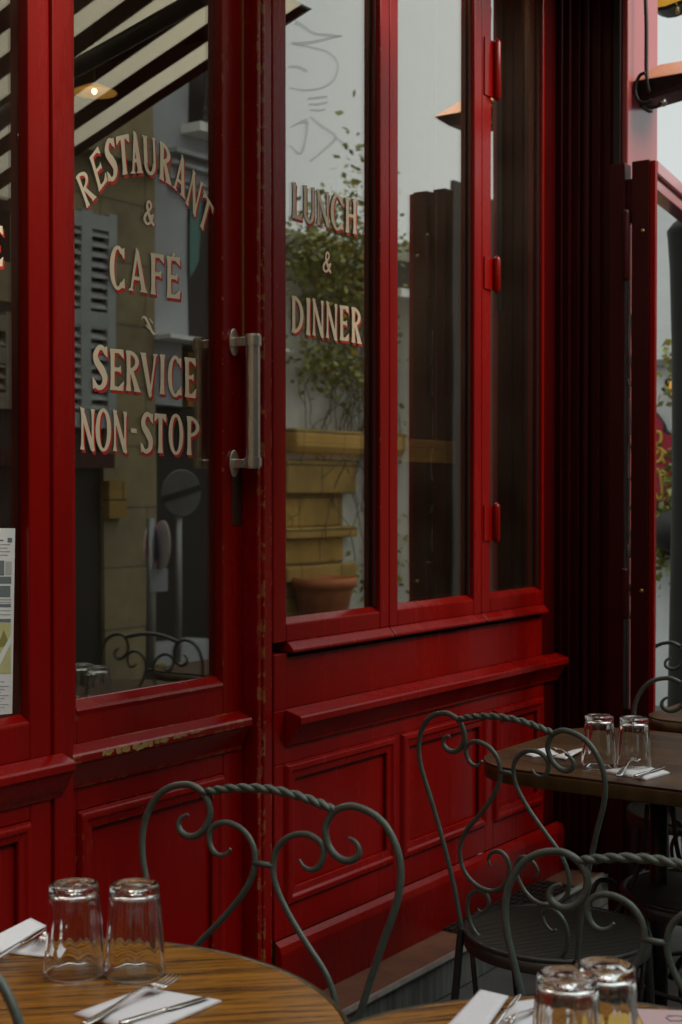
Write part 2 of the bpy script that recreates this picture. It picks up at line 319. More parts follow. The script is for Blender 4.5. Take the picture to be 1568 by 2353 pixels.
# ================================================================== ground
g = MB(); g.add([(-60, -60, 0), (60, -60, 0), (60, 60, 0), (-60, 60, 0)], [(0, 1, 2, 3)])
tag(g.build('street', M['street']), kind='structure')
lo = thing('terrace_step', 'low terracotta step with worn metal nosing along the red shop front', 'step', (2, -0.075, 0))
MB().prism_x([(0.0, 0.004), (-0.146, 0.004), (-0.146, 0.096), (0.0, 0.096)], -3, 4.9).build('riser', M['riser'], lo)
MB().prism_x([(0.02, 0.0985), (-0.141, 0.0985), (-0.141, 0.109), (0.02, 0.109)], -3, 4.9).build('tread', M['tile'], lo)
MB().prism_x([(-0.1415, 0.0985), (-0.154, 0.0985), (-0.156, 0.104), (-0.152, 0.1125), (-0.1415, 0.1125)], -3, 4.9).build('nosing', M['nosing'], lo)
m = MB()
a, b = on_z(1180, 2110, 0.11), on_z(1290, 2045, 0.11)
for i in range(15):
    for j in range(6): m.box(3.52 + i * 0.042, 3.52 + i * 0.042 + 0.034, -0.135 + j * 0.021, -0.135 + j * 0.021 + 0.015, 0.1095, 0.116)
m.box(3.515, 4.15, -0.138, -0.008, 0.1094, 0.1115)
tag(m.build('doormat', M['iron_dark']), 'dark worn mat lying on the terracotta step beneath the far window', 'mat')

# ================================================================== restaurant front
rf = thing('restaurant_front', 'glossy red wooden restaurant front with glazed door and tall windows', 'shop front', (3, 0, 0.1))
# --- folding window leaves
LEAF = [(2.744, 3.264, 2.797, 3.219), (3.266, 3.780, 3.309, 3.735), (3.782, 4.200, 3.838, 4.186)]
ZB, ZT = 1.005, 3.14
for i, (xa, xb, ga, gb) in enumerate(LEAF):
    m = MB()
    m.box(xa, ga, 0, 0.06, ZB, ZT).box(gb, xb, 0, 0.06, ZB, ZT).box(ga, gb, 0.0005, 0.06, 3.0, ZT)
    m.prism_x([(0.0005, ZB), (0.06, ZB), (0.06, 1.062), (0.024, 1.062), (0.0005, 1.048)], ga, gb)
    m.prism_x([(0.0, 0.978), (0.03, 0.978), (0.03, 1.0045), (0.0, 1.0045), (-0.004, 1.002), (-0.019, 0.986), (-0.019, 0.978)], xa + (0.001 if i else 0.056), xb - 0.001)
    lf = m.build('window_leaf', M['worn'] if i == 0 else M['red'], rf, bevel=0.003)
    cxg, czg = (ga + gb) / 2, 2.03; gp = MB().box(ga - 0.003 - cxg, gb + 0.003 - cxg, -0.002, 0.002, 1.056 - czg, 3.0 - czg).build('glass_pane', M['pane'], lf, local=True)
    gp.location = Vector((cxg, 0.028, czg)) - rf.location; gp.rotation_euler = ((0, 0, 0.0046), (0, 0, -0.0064), (0, 0, 0.0026))[i]
    m = MB(); m.box(gb - 0.012, gb - 0.0005, 0.038, 0.050, 1.063, 2.999).box(gb - 0.018, gb - 0.013, 0.040, 0.055, 1.063, 2.999)
    m.box(gb - 0.006, gb - 0.0004, 0.014, 0.0205, 1.063, 2.999)
    m.build('spacer_bar', M['spacer'], lf)
    m = MB(); m.box(ga + 0.001, gb - 0.02, 0.038, 0.050, 1.0625, 1.070); m.build('bottom_bead', M['maroon'], lf)
for z0, z1 in ((1.22, 1.335), (1.985, 2.09), (2.57, 2.75)):
    m = MB(); m.lathe([(0.001, z0 - 0.006), (0.008, z0), (0.011, z0 + 0.008), (0.011, z1 - 0.008), (0.008, z1), (0.001, z1 + 0.006)], (3.851, -0.0135, 0), 14)
    m.box(3.79, 3.852, -0.0045, -0.0005, z0 + 0.004, z1 - 0.004)
    m.build('hinge', M['red'], rf)
# --- dado below the windows
m = MB()
m.box(2.8005, 4.1998, 0.006, 0.06, 0.8385, 0.9655)
m.box(2.747, 4.200, 0.0, 0.06, 0.705, 0.838)
m.box(2.747, 2.80, 0.0, 0.06, 0.8385, 0.9775)
for xa, xb in ((2.747, 2.787), (3.290, 3.322), (3.806, 3.856), (4.1905, 4.2000)): m.box(xa, xb, 0.0, 0.06, 0.275, 0.7045)
for xa, xb in ((2.7872, 3.2898), (3.3222, 3.8058), (3.8562, 4.1903)):
    m.box(xa, xb, 0.0085, 0.06, 0.275, 0.7045)
    panel_frame(m, xa, xb, 0.352, 0.7045, 0.0, 0.042, 0.010)
    m.box(xa, xb, 0.0, 0.0083, 0.275, 0.352)
m.build('dado_panelling', M['red'], rf, bevel=0.002)
MB().box(2.801, 4.199, 0.028, 0.06, 0.966, 0.9775).build('gap_shade_strip', M['black'], rf)  # solid black strip stands for the shade inside this gap
MB().prism_x([(-0.001, 0.109), (-0.022, 0.109), (-0.022, 0.245), (-0.016, 0.262), (-0.001, 0.274)], 2.748, 4.6).build('skirting', M['red'], rf, bevel=0.0015)
MB().prism_x([(-0.0015, 0.838), (-0.046, 0.826), (-0.05, 0.822), (-0.05, 0.806), (-0.044, 0.803), (-0.026, 0.778), (-0.012, 0.757), (-0.010, 0.750), (-0.0015, 0.746)], 2.79, 4.285).build('dado_ledge', M['red'], rf, bevel=0.002)
# --- post between door and windows
m = MB(); m.box(2.683, 2.696, -0.001, 0.10, 0.20, 3.14).box(2.6965, 2.7435, 0.003, 0.10, 0.20, 3.14)
m.prism_z([(2.700, 0.0028), (2.703, -0.003), (2.709, -0.003), (2.712, 0.0028)], 0.20, 3.14)
m.build('door_post', M['post'], rf, bevel=0.003)
m = MB(); m.box(2.676, 2.752, -0.012, 0.10, 0.109, 0.199); m.build('post_base', M['post'], rf, bevel=0.006)
# --- door
m = MB(); DY = 0.045
m.box(2.607, 2.682, DY, 0.10, 0.115, 3.14).box(2.06, 2.125, DY, 0.10, 0.115, 3.14).box(2.1255, 2.6065, DY + 0.0005, 0.10, 2.95, 3.14)
m.prism_x([(DY + 0.0005, 0.845), (0.10, 0.845), (0.10, 0.935), (DY + 0.022, 0.938), (DY + 0.001, 0.922), (DY - 0.002, 0.916), (DY + 0.0005, 0.905)], 2.1255, 2.6065)
m.box(2.1255, 2.6065, DY + 0.0005, 0.10, 0.705, 0.8448)
m.box(2.1255, 2.6065, DY + 0.009, 0.10, 0.25, 0.7048)
panel_frame(m, 2.1255, 2.6065, 0.25, 0.7048, DY, 0.042, 0.011)
m.box(2.1255, 2.6065, DY + 0.0005, 0.10, 0.115, 0.2498)
door = m.build('door', M['worn'], rf, bevel=0.003)
GY = 0.070
MB().box(2.1235, 2.6085, GY - 0.002, GY + 0.002, 0.937, 2.9515).build('glass_pane', M['pane'], door)
m = MB(); m.box(2.592, 2.6065, GY + 0.003, GY + 0.02, 0.945, 2.949).build('spacer_bar', M['spacer'], door)
m = MB(); m.prism_x([(DY, 0.848), (DY - 0.040, 0.836), (DY - 0.044, 0.832), (DY - 0.044, 0.817), (DY - 0.038, 0.813), (DY - 0.022, 0.786), (DY - 0.010, 0.766), (DY - 0.008, 0.757), (DY, 0.752)], 2.072, 2.664)
M['ledge'] = worn(mat('flaking_ledge_paint', RED, 0.22, noise=9, amt=0.12, bump=0.15, bscale=60), thr=0.52, rad=0.010, scale=30)
led = m.build('ledge', M['ledge'], door, bevel=0.002)
rng = random.Random(3); m = MB(); x = 2.16
while x < 2.47:
    wd = rng.uniform(0.010, 0.03); k = max(0.15, 1 - abs(x - 2.25) / 0.24)
    n = 9; pts = []
    for q in range(n):
        a = 2 * math.pi * q / n; r_ = rng.uniform(0.55, 1.15)
        pts.append((x + math.cos(a) * wd * 0.62 * r_, DY - 0.0447, 0.8335 - 0.0035 - k * 0.004 + math.sin(a) * 0.010 * k * r_))
    pts = [(p[0], p[1], min(p[2], 0.8315)) for p in pts]
    m.slab(pts, (0, -0.0007 - rng.random() * 0.0004, 0)); x += wd * rng.uniform(0.6, 1.5)
m.build('paint_chips', M['ochre'], door)
m = MB(); m.box(2.683 - 0.004, 2.6828, DY - 0.004, DY - 0.0005, 1.745, 3.14); m.build('brass_strip', M['brass'], door)
MB().box(2.640, 2.676, DY - 0.003, DY - 0.0003, 1.295, 1.452).build('push_plate', M['bronze'], door, bevel=0.001)
hx, hy = 2.650, -0.012
m = MB()
m.lathe([(0.0005, 1.430), (0.017, 1.430), (0.0175, 1.434), (0.0205, 1.4345), (0.0205, 1.456), (0.0172, 1.4565), (0.0172, 1.7195), (0.0205, 1.72), (0.0205, 1.743), (0.0175, 1.7435), (0.017, 1.748), (0.0005, 1.748)], (hx, hy, 0), 72, smooth=False)
hd = m.build('door_handle', M['steel'], door)
for zc in (1.442, 1.731):
    m = MB(); m.box(hx - 0.014, hx + 0.004, hy + 0.008, DY - 0.006, zc - 0.0105, zc + 0.0105)
    prof = [(0.017 * math.cos(t), 0.033 * math.sin(t)) for t in np.linspace(0, 2 * math.pi, 24, endpoint=False)]
    m.slab([(hx - 0.006 + a, DY - 0.0005, zc + b) for a, b in prof], (0, -0.006, 0))
    m.build('handle_bracket', M['steel'], hd, bevel=0.0015)
# --- left pilaster and window
m = MB(); m.box(1.954, 2.008, 0.0, 0.10, 0.115, 3.14).box(2.0085, 2.016, 0.005, 0.10, 0.115, 3.14).box(2.0165, 2.069, -0.003, 0.10, 0.115, 3.14)
m.build('pilaster', M['red'], rf, bevel=0.003)
m = MB()
m.prism_x([(0.0, 0.845), (0.09, 0.845), (0.09, 0.934), (0.024, 0.934), (0.002, 0.922), (0.0, 0.915)], 1.1, 1.9535)
m.box(1.1, 1.9535, 0.0005, 0.09, 0.725, 0.8448).box(1.1, 1.9535, 0.009, 0.09, 0.25, 0.7248).box(1.1, 1.9535, 0.0005, 0.09, 0.115, 0.2498)
panel_frame(m, 1.1, 1.9535, 0.25, 0.7248, 0.0, 0.035, 0.010)
m.box(1.1, 1.16, 0.0, 0.09, 0.9345, 3.14).box(1.1605, 1.9535, 0.0, 0.09, 2.95, 3.14)
lw = m.build('fixed_window', M['red'], rf, bevel=0.003)
MB().prism_x([(-0.0035, 0.848), (-0.040, 0.836), (-0.044, 0.832), (-0.044, 0.817), (-0.038, 0.813), (-0.020, 0.78), (-0.008, 0.765), (-0.0035, 0.757)], 1.1, 2.036).build('ledge', M['red'], lw, bevel=0.002)
LY = 0.028
MB().box(1.1607, 1.9533, LY - 0.002, LY + 0.002, 0.935, 2.949).build('glass_pane', M['pane'], lw)
# poster stuck on the left glass
po = thing('poster', 'white printed poster with grey bars and a green picture, stuck on the leftmost glass', 'poster', (1.8, LY - 0.003, 0.95))
m = MB(); ps = [on_y(x, y, LY - 0.0035) for x, y in ((-60, 1648), (28, 1640), (35, 1214), (-60, 1213))]; m.slab(ps, (0, 0.0008, 0)); m.build('sheet', M['paper'], po)
def pq(mm, x0, y0, x1, y1, d=0.0042):
    mm.slab([on_y(x, y, LY - d) for x, y in ((x0, y1), (x1, y1), (x1, y0), (x0, y0))], (0, 0.0004, 0))
m = MB(); pq(m, -60, 1346, 24, 1372); pq(m, -60, 1325, 26, 1341); pq(m, -60, 1388, 25, 1395); pq(m, -60, 1422, 25, 1430); pq(m, -60, 1288, 10, 1322)
pq(m, 18, 1236, 28, 1246); pq(m, -10, 1240, 8, 1243); m.build('print_blocks', M['ink'], po)
m = MB(); pq(m, -60, 1376, 26, 1379); pq(m, -60, 1383, 26, 1385); pq(m, -60, 1402, 25, 1403.5); pq(m, -60, 1411, 25, 1413); pq(m, 13, 1290, 27, 1321)
for k in range(9): pq(m, -60, 1576 + 7 * k, 20 - 9 * (k % 3), 1578 + 7 * k)
for k in range(4): pq(m, -60, 1250 + 8 * k, 24 - 6 * (k % 2), 1252 + 8 * k)
if 1: pq(m, -20, 1565, 10, 1567); m.build('print_lines', M['ink_light'], po)
m = MB(); pq(m, -60, 1432, 25, 1548); m.build('picture', M['poster_green'], po)
m = MB()
m.slab([on_y(x, y, LY - 0.0047) for x, y in ((-8, 1490), (22, 1482), (9, 1448))], (0, 0.0004, 0))
m.build('picture_tree', M['poster_tree'], po)
m = MB(); m.slab([on_y(x, y, LY - 0.0052) for x, y in ((-20, 1540), (-6, 1540), (25, 1478), (25, 1460))], (0, 0.0004, 0)); m.build('picture_path', M['paper'], po)
# --- right-hand return pilaster
m = MB(); A = 0.20
m.box(4.352, 4.606, -A, 0.5, 0.109, 5.2)
m.box(4.312, 4.3515, -0.035, 0.06, 0.109, 3.2).box(4.330, 4.3515, -0.062, -0.0355, 0.109, 3.2).box(4.300, 4.3115, -0.012, 0.06, 0.109, 3.2)
m.prism_z([(4.3515, -0.0625), (4.336, -0.066), (4.333, -0.078), (4.336, -0.09), (4.3515, -0.094)], 0.109, 3.2)
m.box(4.340, 4.3515, -0.13, -0.10, 0.109, 3.2).box(4.345, 4.3515, -0.165, -0.1405, 0.109, 3.2)
m.build('corner_pilaster', M['shaded_red'], rf, bevel=0.003)
m = MB(); m.box(4.2005, 4.262, 0.004, 0.06, 0.275, 3.14).box(4.2625, 4.2995, 0.010, 0.06, 0.275, 3.14); m.build('corner_jamb', mat('jamb_shade_red', (0.055, 0.001, 0.0012), 0.3, spec=0.3, noise=6, amt=0.15), rf, bevel=0.003)  # the corner's shade is put into the jamb's darker red
m = MB(); m.box(4.3405, 4.3515, -0.1995, -0.178, 2.0, 5.2); m.build('rubber_seal', M['black'], rf)
m = MB(); m.box(4.353, 4.605, -A - 0.022, -A - 0.0005, 0.25, 5.2); m.build('pilaster_board', M['sky_sheen_red'], rf, bevel=0.004)
# --- upper wall, building body, room behind
m = MB(); m.box(-3, 4.3515, 0.0, 0.3, 3.145, 3.9).box(-3, 1.0995, 0, 0.3, 0.1, 3.144).box(2.0695, 2.6825, 0.044, 0.3, 3.1405, 3.1445)
m.build('fascia', M['red'], rf)
m = MB(); m.box(-3, 4.65, 0.02, 0.32, 3.905, 9); m.box(4.36, 4.60, 0.51, 6, 0.0, 9); m.build('upper_wall', M['plaster'], rf)
m = MB(); m.box(-1, 4.35, 4.0, 4.1, 0.1, 3.14).box(-1.1, -1, 0.31, 4.1, 0.1, 3.14); m.box(4.3, 4.358, 0.51, 4.0, 0.1, 3.14)
m.build('interior_wall', M['interior'], rf)
MB().box(-1, 4.355, 0.101, 4.0, 0.05, 0.1).build('interior_floor', M['interior'], rf)
MB().box(-1, 4.355, 0.31, 4.0, 3.15, 3.25).build('interior_ceiling', M['interior'], rf)

# wooden shelf inside, seen through the tall windows
sh = thing('wall_shelf', 'honey coloured wooden shelf seen through the tall windows', 'shelf', (3.7, 0.35, 1.47))
MB().box(3.17, 4.34, 0.30, 0.50, 1.515, 1.542).build('board', M['wood_warm'], sh, bevel=0.002)
m = MB(); m.box(3.17, 4.34, 0.302, 0.325, 1.468, 1.5145); m.build('front_rail', M['wood_warm'], sh, bevel=0.002)
m = MB()
for x in (3.25, 3.8, 4.28): m.box(x, x + 0.03, 0.33, 0.48, 1.40, 1.514)
m.build('brackets', M['iron_dark'], sh)
# pendant lamps inside
M['bulb'] = emit('warm_bulb', (1.0, 0.62, 0.22), 14)
M['lampshade'] = mat('amber_lamp_shade', (0.55, 0.28, 0.05), 0.35)
M['lampshade'].node_tree.nodes['Principled BSDF'].inputs['Emission Color'].default_value = (1, 0.5, 0.1, 1)
M['lampshade'].node_tree.nodes['Principled BSDF'].inputs['Emission Strength'].default_value = 0.28
def pendant(px, py, y, label, e):
    c = on_y(px, py, y); t = thing('pendant_lamp', label, 'lamp', c, 0, 'pendant lamps inside the restaurant')
    m = MB(); m.lathe([(0.012, 0.03), (0.02, 0.028), (0.055, 0.012), (0.080, 0.0), (0.082, -0.003), (0.078, -0.002), (0.053, 0.008), (0.02, 0.022), (0.012, 0.024)], n=32); m.build('shade', M['lampshade'], t, local=True)
    m = MB(); m.lathe([(0.001, 0.012), (0.007, 0.009), (0.009, 0.002), (0.007, -0.005), (0.001, -0.008)], n=16); m.build('bulb', M['bulb'], t, local=True)
    m = MB(); m.tube([(0, 0, 0.03), (0, 0, 3.149 - c.z)], 0.0035, 6); m.build('cord', M['black'], t, local=True)
pendant(217, 211, 1.6, 'amber pendant lamp seen through the door glass above the lettering', 0.7)
pendant(4, 93, 1.5, 'amber pendant lamp seen through the leftmost glass', 0.7)

cs = thing('shelf_fill_lamp', 'small added lamp out of view that brightens the wall shelf', 'lamp', (3.55, 0.17, 3.1445))
m = MB(); m.lathe([(0.001, 0.0), (0.05, 0.0), (0.05, -0.012), (0.04, -0.016), (0.001, -0.014)], n=24); m.build('housing', M['steel'], cs, local=True)
l = bpy.data.lights.new('shelf_fill_glow', 'POINT'); l.energy = 13; l.color = (1, 0.58, 0.22); l.shadow_soft_size = 0.04  # added fill light for the shelf, hidden behind the window header
lo_ = bpy.data.objects.new('shelf_fill_glow', l); col.objects.link(lo_); lo_.parent = cs; lo_.location = (0, 0, -0.06)

# ================================================================== sign writing
T = 0.135
def stroke(p, q, w0, w1):
    p = np.array(p, float); q = np.array(q, float); d = q - p; Ln = np.hypot(*d); u = d / Ln
    def f(X, Y):
        s = ((X - p[0]) * u[0] + (Y - p[1]) * u[1]); t = np.clip(s / Ln, 0, 1)
        return np.minimum((w0 + (w1 - w0) * t) / 2 - np.abs((X - p[0]) * -u[1] + (Y - p[1]) * u[0]), np.minimum(s, Ln - s))
    return f
def flare(x, y0, y1, t=T, k=0.55):
    def f(X, Y):
        v = np.clip((Y - y0) / (y1 - y0), 0, 1) * 2 - 1
        return np.minimum(t / 2 * (1 + k * np.abs(v) ** 5) - np.abs(X - x), np.minimum(Y - y0, y1 - Y))
    return f
def ring(cx, cy, rx, ry, wx, wy, clip=()):
    def f(X, Y):
        ro = np.sqrt(((X - cx) / rx) ** 2 + ((Y - cy) / ry) ** 2); ri = np.sqrt(((X - cx) / (rx - wx)) ** 2 + ((Y - cy) / (ry - wy)) ** 2)
        v = np.minimum((1 - ro) * min(rx, ry), (ri - 1) * min(rx - wx, ry - wy))
        for nx, ny, c in clip: v = np.minimum(v, X * nx + Y * ny - c)
        return v
    return f
def cut(f0, x0, hgap):                                # opens the right-hand side of a ring
    return lambda X, Y: np.minimum(f0(X, Y), np.maximum(x0 - X, np.abs(Y - .5) - hgap - .08))
def poly(pts):
    P = np.array(pts, float); a2 = sum(P[i][0] * P[(i + 1) % len(P)][1] - P[(i + 1) % len(P)][0] * P[i][1] for i in range(len(P)))
    if a2 < 0: P = P[::-1]
    def f(X, Y):
        v = np.full(X.shape, 9.0)
        for i in range(len(P)):
            p, q = P[i], P[(i + 1) % len(P)]; d = q - p
            v = np.minimum(v, (d[0] * (Y - p[1]) - d[1] * (X - p[0])) / np.hypot(*d))
        return v
    return f
def brush(pts, n=9):
    C = np.array(catmull(pts, n))
    def f(X, Y):
        best = np.full(X.shape, -9.0)
        for a, b in zip(C[:-1], C[1:]):
            d = b[:2] - a[:2]; t = np.clip(((X - a[0]) * d[0] + (Y - a[1]) * d[1]) / max(d @ d, 1e-9), 0, 1)
            best = np.maximum(best, (a[2] + (b[2] - a[2]) * t) / 2 - np.hypot(X - a[0] - d[0] * t, Y - a[1] - d[1] * t))
        return best
    return f
def glyph(ch, a):
    h = 0.095; x = T * 0.75
    if ch == 'I': return [flare(a / 2, 0, 1)]
    if ch == 'L': return [flare(x, 0, 1), poly([(x, 0), (a - .02, 0), (a - .03, h), (x, h)]), poly([(a - .17, h * .8), (a - .03, h * .8), (a + .01, .25)])]
    if ch in 'EFÉ':
        o = [flare(x, 0, 1), poly([(x, 1 - h), (a, 1 - h), (a, 1), (x, 1)]), poly([(a - .16, 1 - h), (a, 1 - h), (a + .015, .77)]),
             poly([(x, .46), (a * .80, .46), (a * .80, .555), (x, .555)]), poly([(a * .80 - .11, .5), (a * .82, .62), (a * .82, .40)])]
        if ch != 'F': o += [poly([(x, 0), (a, 0), (a, h), (x, h)]), poly([(a - .17, h), (a, h), (a + .03, .25)])]
        if ch == 'É': o += [stroke((a * .45, 1.0), (a * .58, 1.085), .07, .10)]
        return o
    if ch == 'T': return [flare(a / 2, 0, 1), poly([(.02, 1 - h), (a - .02, 1 - h), (a, 1), (0, 1)]), poly([(0, 1), (.15, 1 - h), (.0, .77)]), poly([(a, 1), (a - .15, 1 - h), (a, .77)])]
    if ch == 'H': return [flare(x, 0, 1), flare(a - x, 0, 1), poly([(x, .45), (a - x, .45), (a - x, .54), (x, .54)])]
    if ch == 'U': return [stroke((.04 + T / 2, .29), (.04 + T / 2, 1), T, T), poly([(-.02, 1), (.06, .93), (.06 + T * .7, .93), (.10 + T, 1)]), stroke((a - .065, .29), (a - .065, 1), .085, .085), poly([(a - .16, 1), (a - .10, .94), (a - .03, .94), (a + .03, 1)]),
                          ring(a / 2 + .005, .31, a / 2 - .025, .325, T * .95, .095, ((0, -1, -.315),))]
    if ch == 'N': return [flare(.055, 0, 1, .07, 1.3), flare(a - .055, .0, 1, .07, 1.3), poly([(-.01, 1.06), (.03, .82), (a - .13, .03), (a - .02, -.05), (a - .02, .10), (.14, .88)])]
    if ch == 'V': return [poly([(.015, .97), (.185, .97), (a / 2 + .09, .02), (a / 2 + .02, -.06), (a / 2 - .03, .0)]), poly([(a - .13, .97), (a - .055, .97), (a / 2 + .06, .0), (a / 2 + .01, .02)]), poly([(-.03, 1), (.03, .94), (.17, .94), (.23, 1)]), poly([(a - .2, 1), (a - .13, .94), (a - .06, .94), (a + .02, 1)])]
    if ch == 'A': return [poly([(.075, 0), (.145, 0), (a / 2 + .05, .98), (a / 2 - .03, 1.05)]), poly([(a / 2 - .06, 1.05), (a / 2 + .055, .97), (a - .04, 0), (a - .20, 0)]), poly([(a * .25, .27), (a * .75, .27), (a * .75, .355), (a * .25, .355)]),
                          poly([(-.01, 0), (.22, 0), (.145, .07), (.09, .07)]), poly([(a - .27, 0), (a + .01, 0), (a - .06, .08), (a - .19, .08)])]
    if ch in 'RP':
        o = [flare(x, 0, 1), ring(x, .735, a - x - (.05 if ch == 'R' else 0), .265, T * 1.0, .085, ((1, 0, x),))]
        if ch == 'R': o += [poly([(x + .06, .50), (x + .17, .52), (a + .01, 0), (a - .19, 0)]), poly([(a - .24, 0), (a + .04, 0), (a - .04, .07), (a - .2, .07)])]
        return o
    if ch == 'D': return [flare(x, 0, 1), ring(x, .5, a - x, .5, T * 1.08, .09, ((1, 0, x),))]
    if ch == 'O': return [ring(a / 2, .5, a / 2 + .005, .525, T * 1.05, .085)]
    if ch == 'C': return [cut(ring(a * .53, .5, a * .53, .525, T * 1.15, .085), a * .70, .25), poly([(a * .72, .93), (a * .97, 1.0), (a * .96, .70), (a * .72, .86)]), poly([(a * .72, .05), (a * .72, .13), (a * .97, .29), (a, .03)])]
    if ch == 'S': return [brush([(a * .86, .83, .09), (a * .68, .945, .11), (a * .42, .95, .12), (a * .20, .80, .15), (a * .26, .64, .17), (a * .55, .49, .19), (a * .80, .31, .17), (a * .76, .14, .14), (a * .52, .045, .11), (a * .28, .06, .10), (a * .10, .18, .08)]),
                          poly([(a * .84, .98), (a * .97, 1.0), (a * .98, .72), (a * .80, .84)]), poly([(a * .02, .0), (a * .17, .03), (a * .20, .16), (a * -.02, .30)])]
    if ch == '&': return [brush([(a * .95, .42, .10), (a * .82, .22, .12), (a * .55, .06, .11), (a * .25, .05, .12), (a * .08, .22, .14), (a * .22, .42, .13), (a * .55, .58, .11), (a * .78, .78, .10), (a * .66, .95, .10), (a * .46, .95, .11), (a * .36, .78, .13), (a * .48, .52, .15), (a * .72, .20, .15), (a * 1.0, .03, .12)]),
                          poly([(a * .68, .40), (a * 1.05, .46), (a * 1.0, .36), (a * .7, .34)])]
    if ch == '-': return [poly([(0, .1), (a, 0), (a * .95, .9), (.02, 1)])]
def field_mesh(prims, a, n=46):
    """the filled outline of a letter as triangles, (x, y) with y 0..1"""
    dx = 1.0 / n; xs = np.arange(-0.12, a + 0.12 + dx, dx); ys = np.arange(-0.13, 1.16, dx); X, Y = np.meshgrid(xs, ys)
    V = np.max([p(X, Y) for p in prims], axis=0); V[V == 0] = 1e-6; vid = {}; vs = []; fs = []
    def vert(k, x, y):
        if k not in vid: vid[k] = len(vs); vs.append((x, y))
        return vid[k]
    for j in range(len(ys) - 1):
        for i in range(len(xs) - 1):
            c = [(i, j), (i + 1, j), (i + 1, j + 1), (i, j + 1)]; v = [V[b, a_] for a_, b in c]
            if max(v) <= 0: continue
            pl = []
            for k in range(4):
                (i0, j0), (i1, j1) = c[k], c[(k + 1) % 4]; v0, v1 = v[k], v[(k + 1) % 4]
                if v0 > 0: pl.append(vert((i0, j0), xs[i0], ys[j0]))
                if (v0 > 0) != (v1 > 0):
                    t = v0 / (v0 - v1); pl.append(vert((min((i0, j0), (i1, j1)), max((i0, j0), (i1, j1))), xs[i0] + (xs[i1] - xs[i0]) * t, ys[j0] + (ys[j1] - ys[j0]) * t))
            if len(pl) >= 3: fs.append(pl)
    return vs, fs
class Sign:
    def __init__(s, y): s.y = y; s.c = MB(); s.r = MB()
    def letter(s, ch, cr, o, rv, uv, shade=True, sh=(0.055, -0.075)):
        P = lambda u, v: crop(*cr, [(o[0] + rv[0] * u + uv[0] * v, o[1] + rv[1] * u + uv[1] * v)])[0]
        w0, w1, w2 = on_y(*P(0, 0), s.y), on_y(*P(1, 0), s.y), on_y(*P(0, 1), s.y)
        W = math.hypot(w1.x - w0.x, w1.z - w0.z); Hh = math.hypot(w2.x - w0.x, w2.z - w0.z); a = W / Hh
        if ch == '-': a = 1.0
        vs, fs = field_mesh(glyph(ch, a), a)
        put = lambda x, y: on_y(*P(x / a, y), s.y)
        s.c.add([put(x, y) + Vector((0, -0.0012, 0)) for x, y in vs], fs)
        if shade:
            d = Vector((sh[0] * Hh, -0.0006, sh[1] * Hh)); s.r.add([put(x, y) + d for x, y in vs], fs)
    def build(s, parent):
        s.c.build('lettering', M['cream'], parent); 
        if s.r.v: s.r.build('lettering_shade', M['shade'], parent)
A_, B_, C_ = (170, 300, 3.92), (170, 760, 3.92), (700, 420, 4.904)
S = Sign(GY - 0.0022)
for ch, o, rv, uv in (('R', (180, 865), (95, -110), (-110, -305)), ('E', (300, 705), (85, -115), (-95, -335)), ('S', (392, 612), (98, -42), (-45, -405)), ('T', (493, 548), (125, -30), (-28, -385)),
                      ('A', (607, 525), (130, -8), (-22, -400)), ('U', (738, 518), (130, 32), (-15, -372)), ('R', (890, 573), (118, 68), (5, -372)), ('A', (1018, 650), (130, 130), (38, -355)),
                      ('N', (1150, 812), (95, 135), (75, -325)), ('T', (1258, 978), (95, 165), (75, -282))): S.letter(ch, A_, o, rv, uv)
for ch, o, rv, uv in (('C', (405, 1645), (150, 20), (0, -415)), ('A', (585, 1667), (190, 27), (-5, -410)), ('F', (805, 1705), (130, 20), (0, -405)), ('É', (962, 1738), (132, 17), (0, -408))): S.letter(ch, A_, o, rv, uv)
S.letter('&', A_, (740, 1018), (95, 14), (-2, -235), True, (0.04, -0.03))
for ch, o, rv, uv in (('S', (238, 832), (148, 12), (0, -430)), ('E', (405, 840), (135, 12), (0, -405)), ('R', (562, 850), (143, 15), (0, -398)), ('V', (708, 888), (172, 20), (-2, -415)), ('I', (890, 880), (60, 8), (3, -390)),
                      ('C', (975, 895), (137, 15), (0, -388)), ('E', (1140, 910), (110, 14), (-3, -392)),
                      ('N', (122, 1425), (133, 14), (0, -408)), ('O', (268, 1433), (150, 8), (0, -405)), ('N', (442, 1440), (130, 16), (0, -400)), ('-', (612, 1262), (60, 4), (0, -46)), ('S', (708, 1455), (122, 12), (3, -396)),
                      ('T', (845, 1455), (115, 10), (0, -385)), ('O', (985, 1465), (140, 10), (0, -385)), ('P', (1160, 1478), (124, 12), (0, -380))): S.letter(ch, B_, o, rv, uv)
def flourish(s, cr, pts):
    C = catmull(pts, 6); L_ = []; R_ = []
    for i, p in enumerate(C):
        p = np.array([p[0], p[1], p[2] * (1.35 if s.y == 0.0249 else 1)]); t = C[min(i + 1, len(C) - 1)][:2] - C[max(i - 1, 0)][:2]; n_ = np.array([-t[1], t[0]]) / (np.hypot(*t) + 1e-9) * p[2] / 2
        for q, o in ((p[:2] + n_, L_), (p[:2] - n_, R_)): o.append(on_y(*crop(*cr, [q])[0], s.y) + Vector((0, -0.0012, 0)))
    m_ = len(C); s.c.add(L_ + R_, [(i, i + 1, m_ + i + 1, m_ + i) for i in range(m_ - 1)])
flourish(S, B_, [(716, 148, 6), (730, 130, 16), (752, 132, 22), (778, 175, 24), (805, 240, 24), (832, 285, 22), (856, 292, 14), (874, 275, 6)])
flourish(S, B_, [(795, 142, 6), (812, 165, 12), (830, 192, 8)]); flourish(S, B_, [(760, 198, 8), (776, 225, 12), (792, 248, 6)])
S.build(door)
lf1, lf2 = [o for o in rf.children if o.name.startswith('window_leaf')][:2]
S = Sign(0.0246)
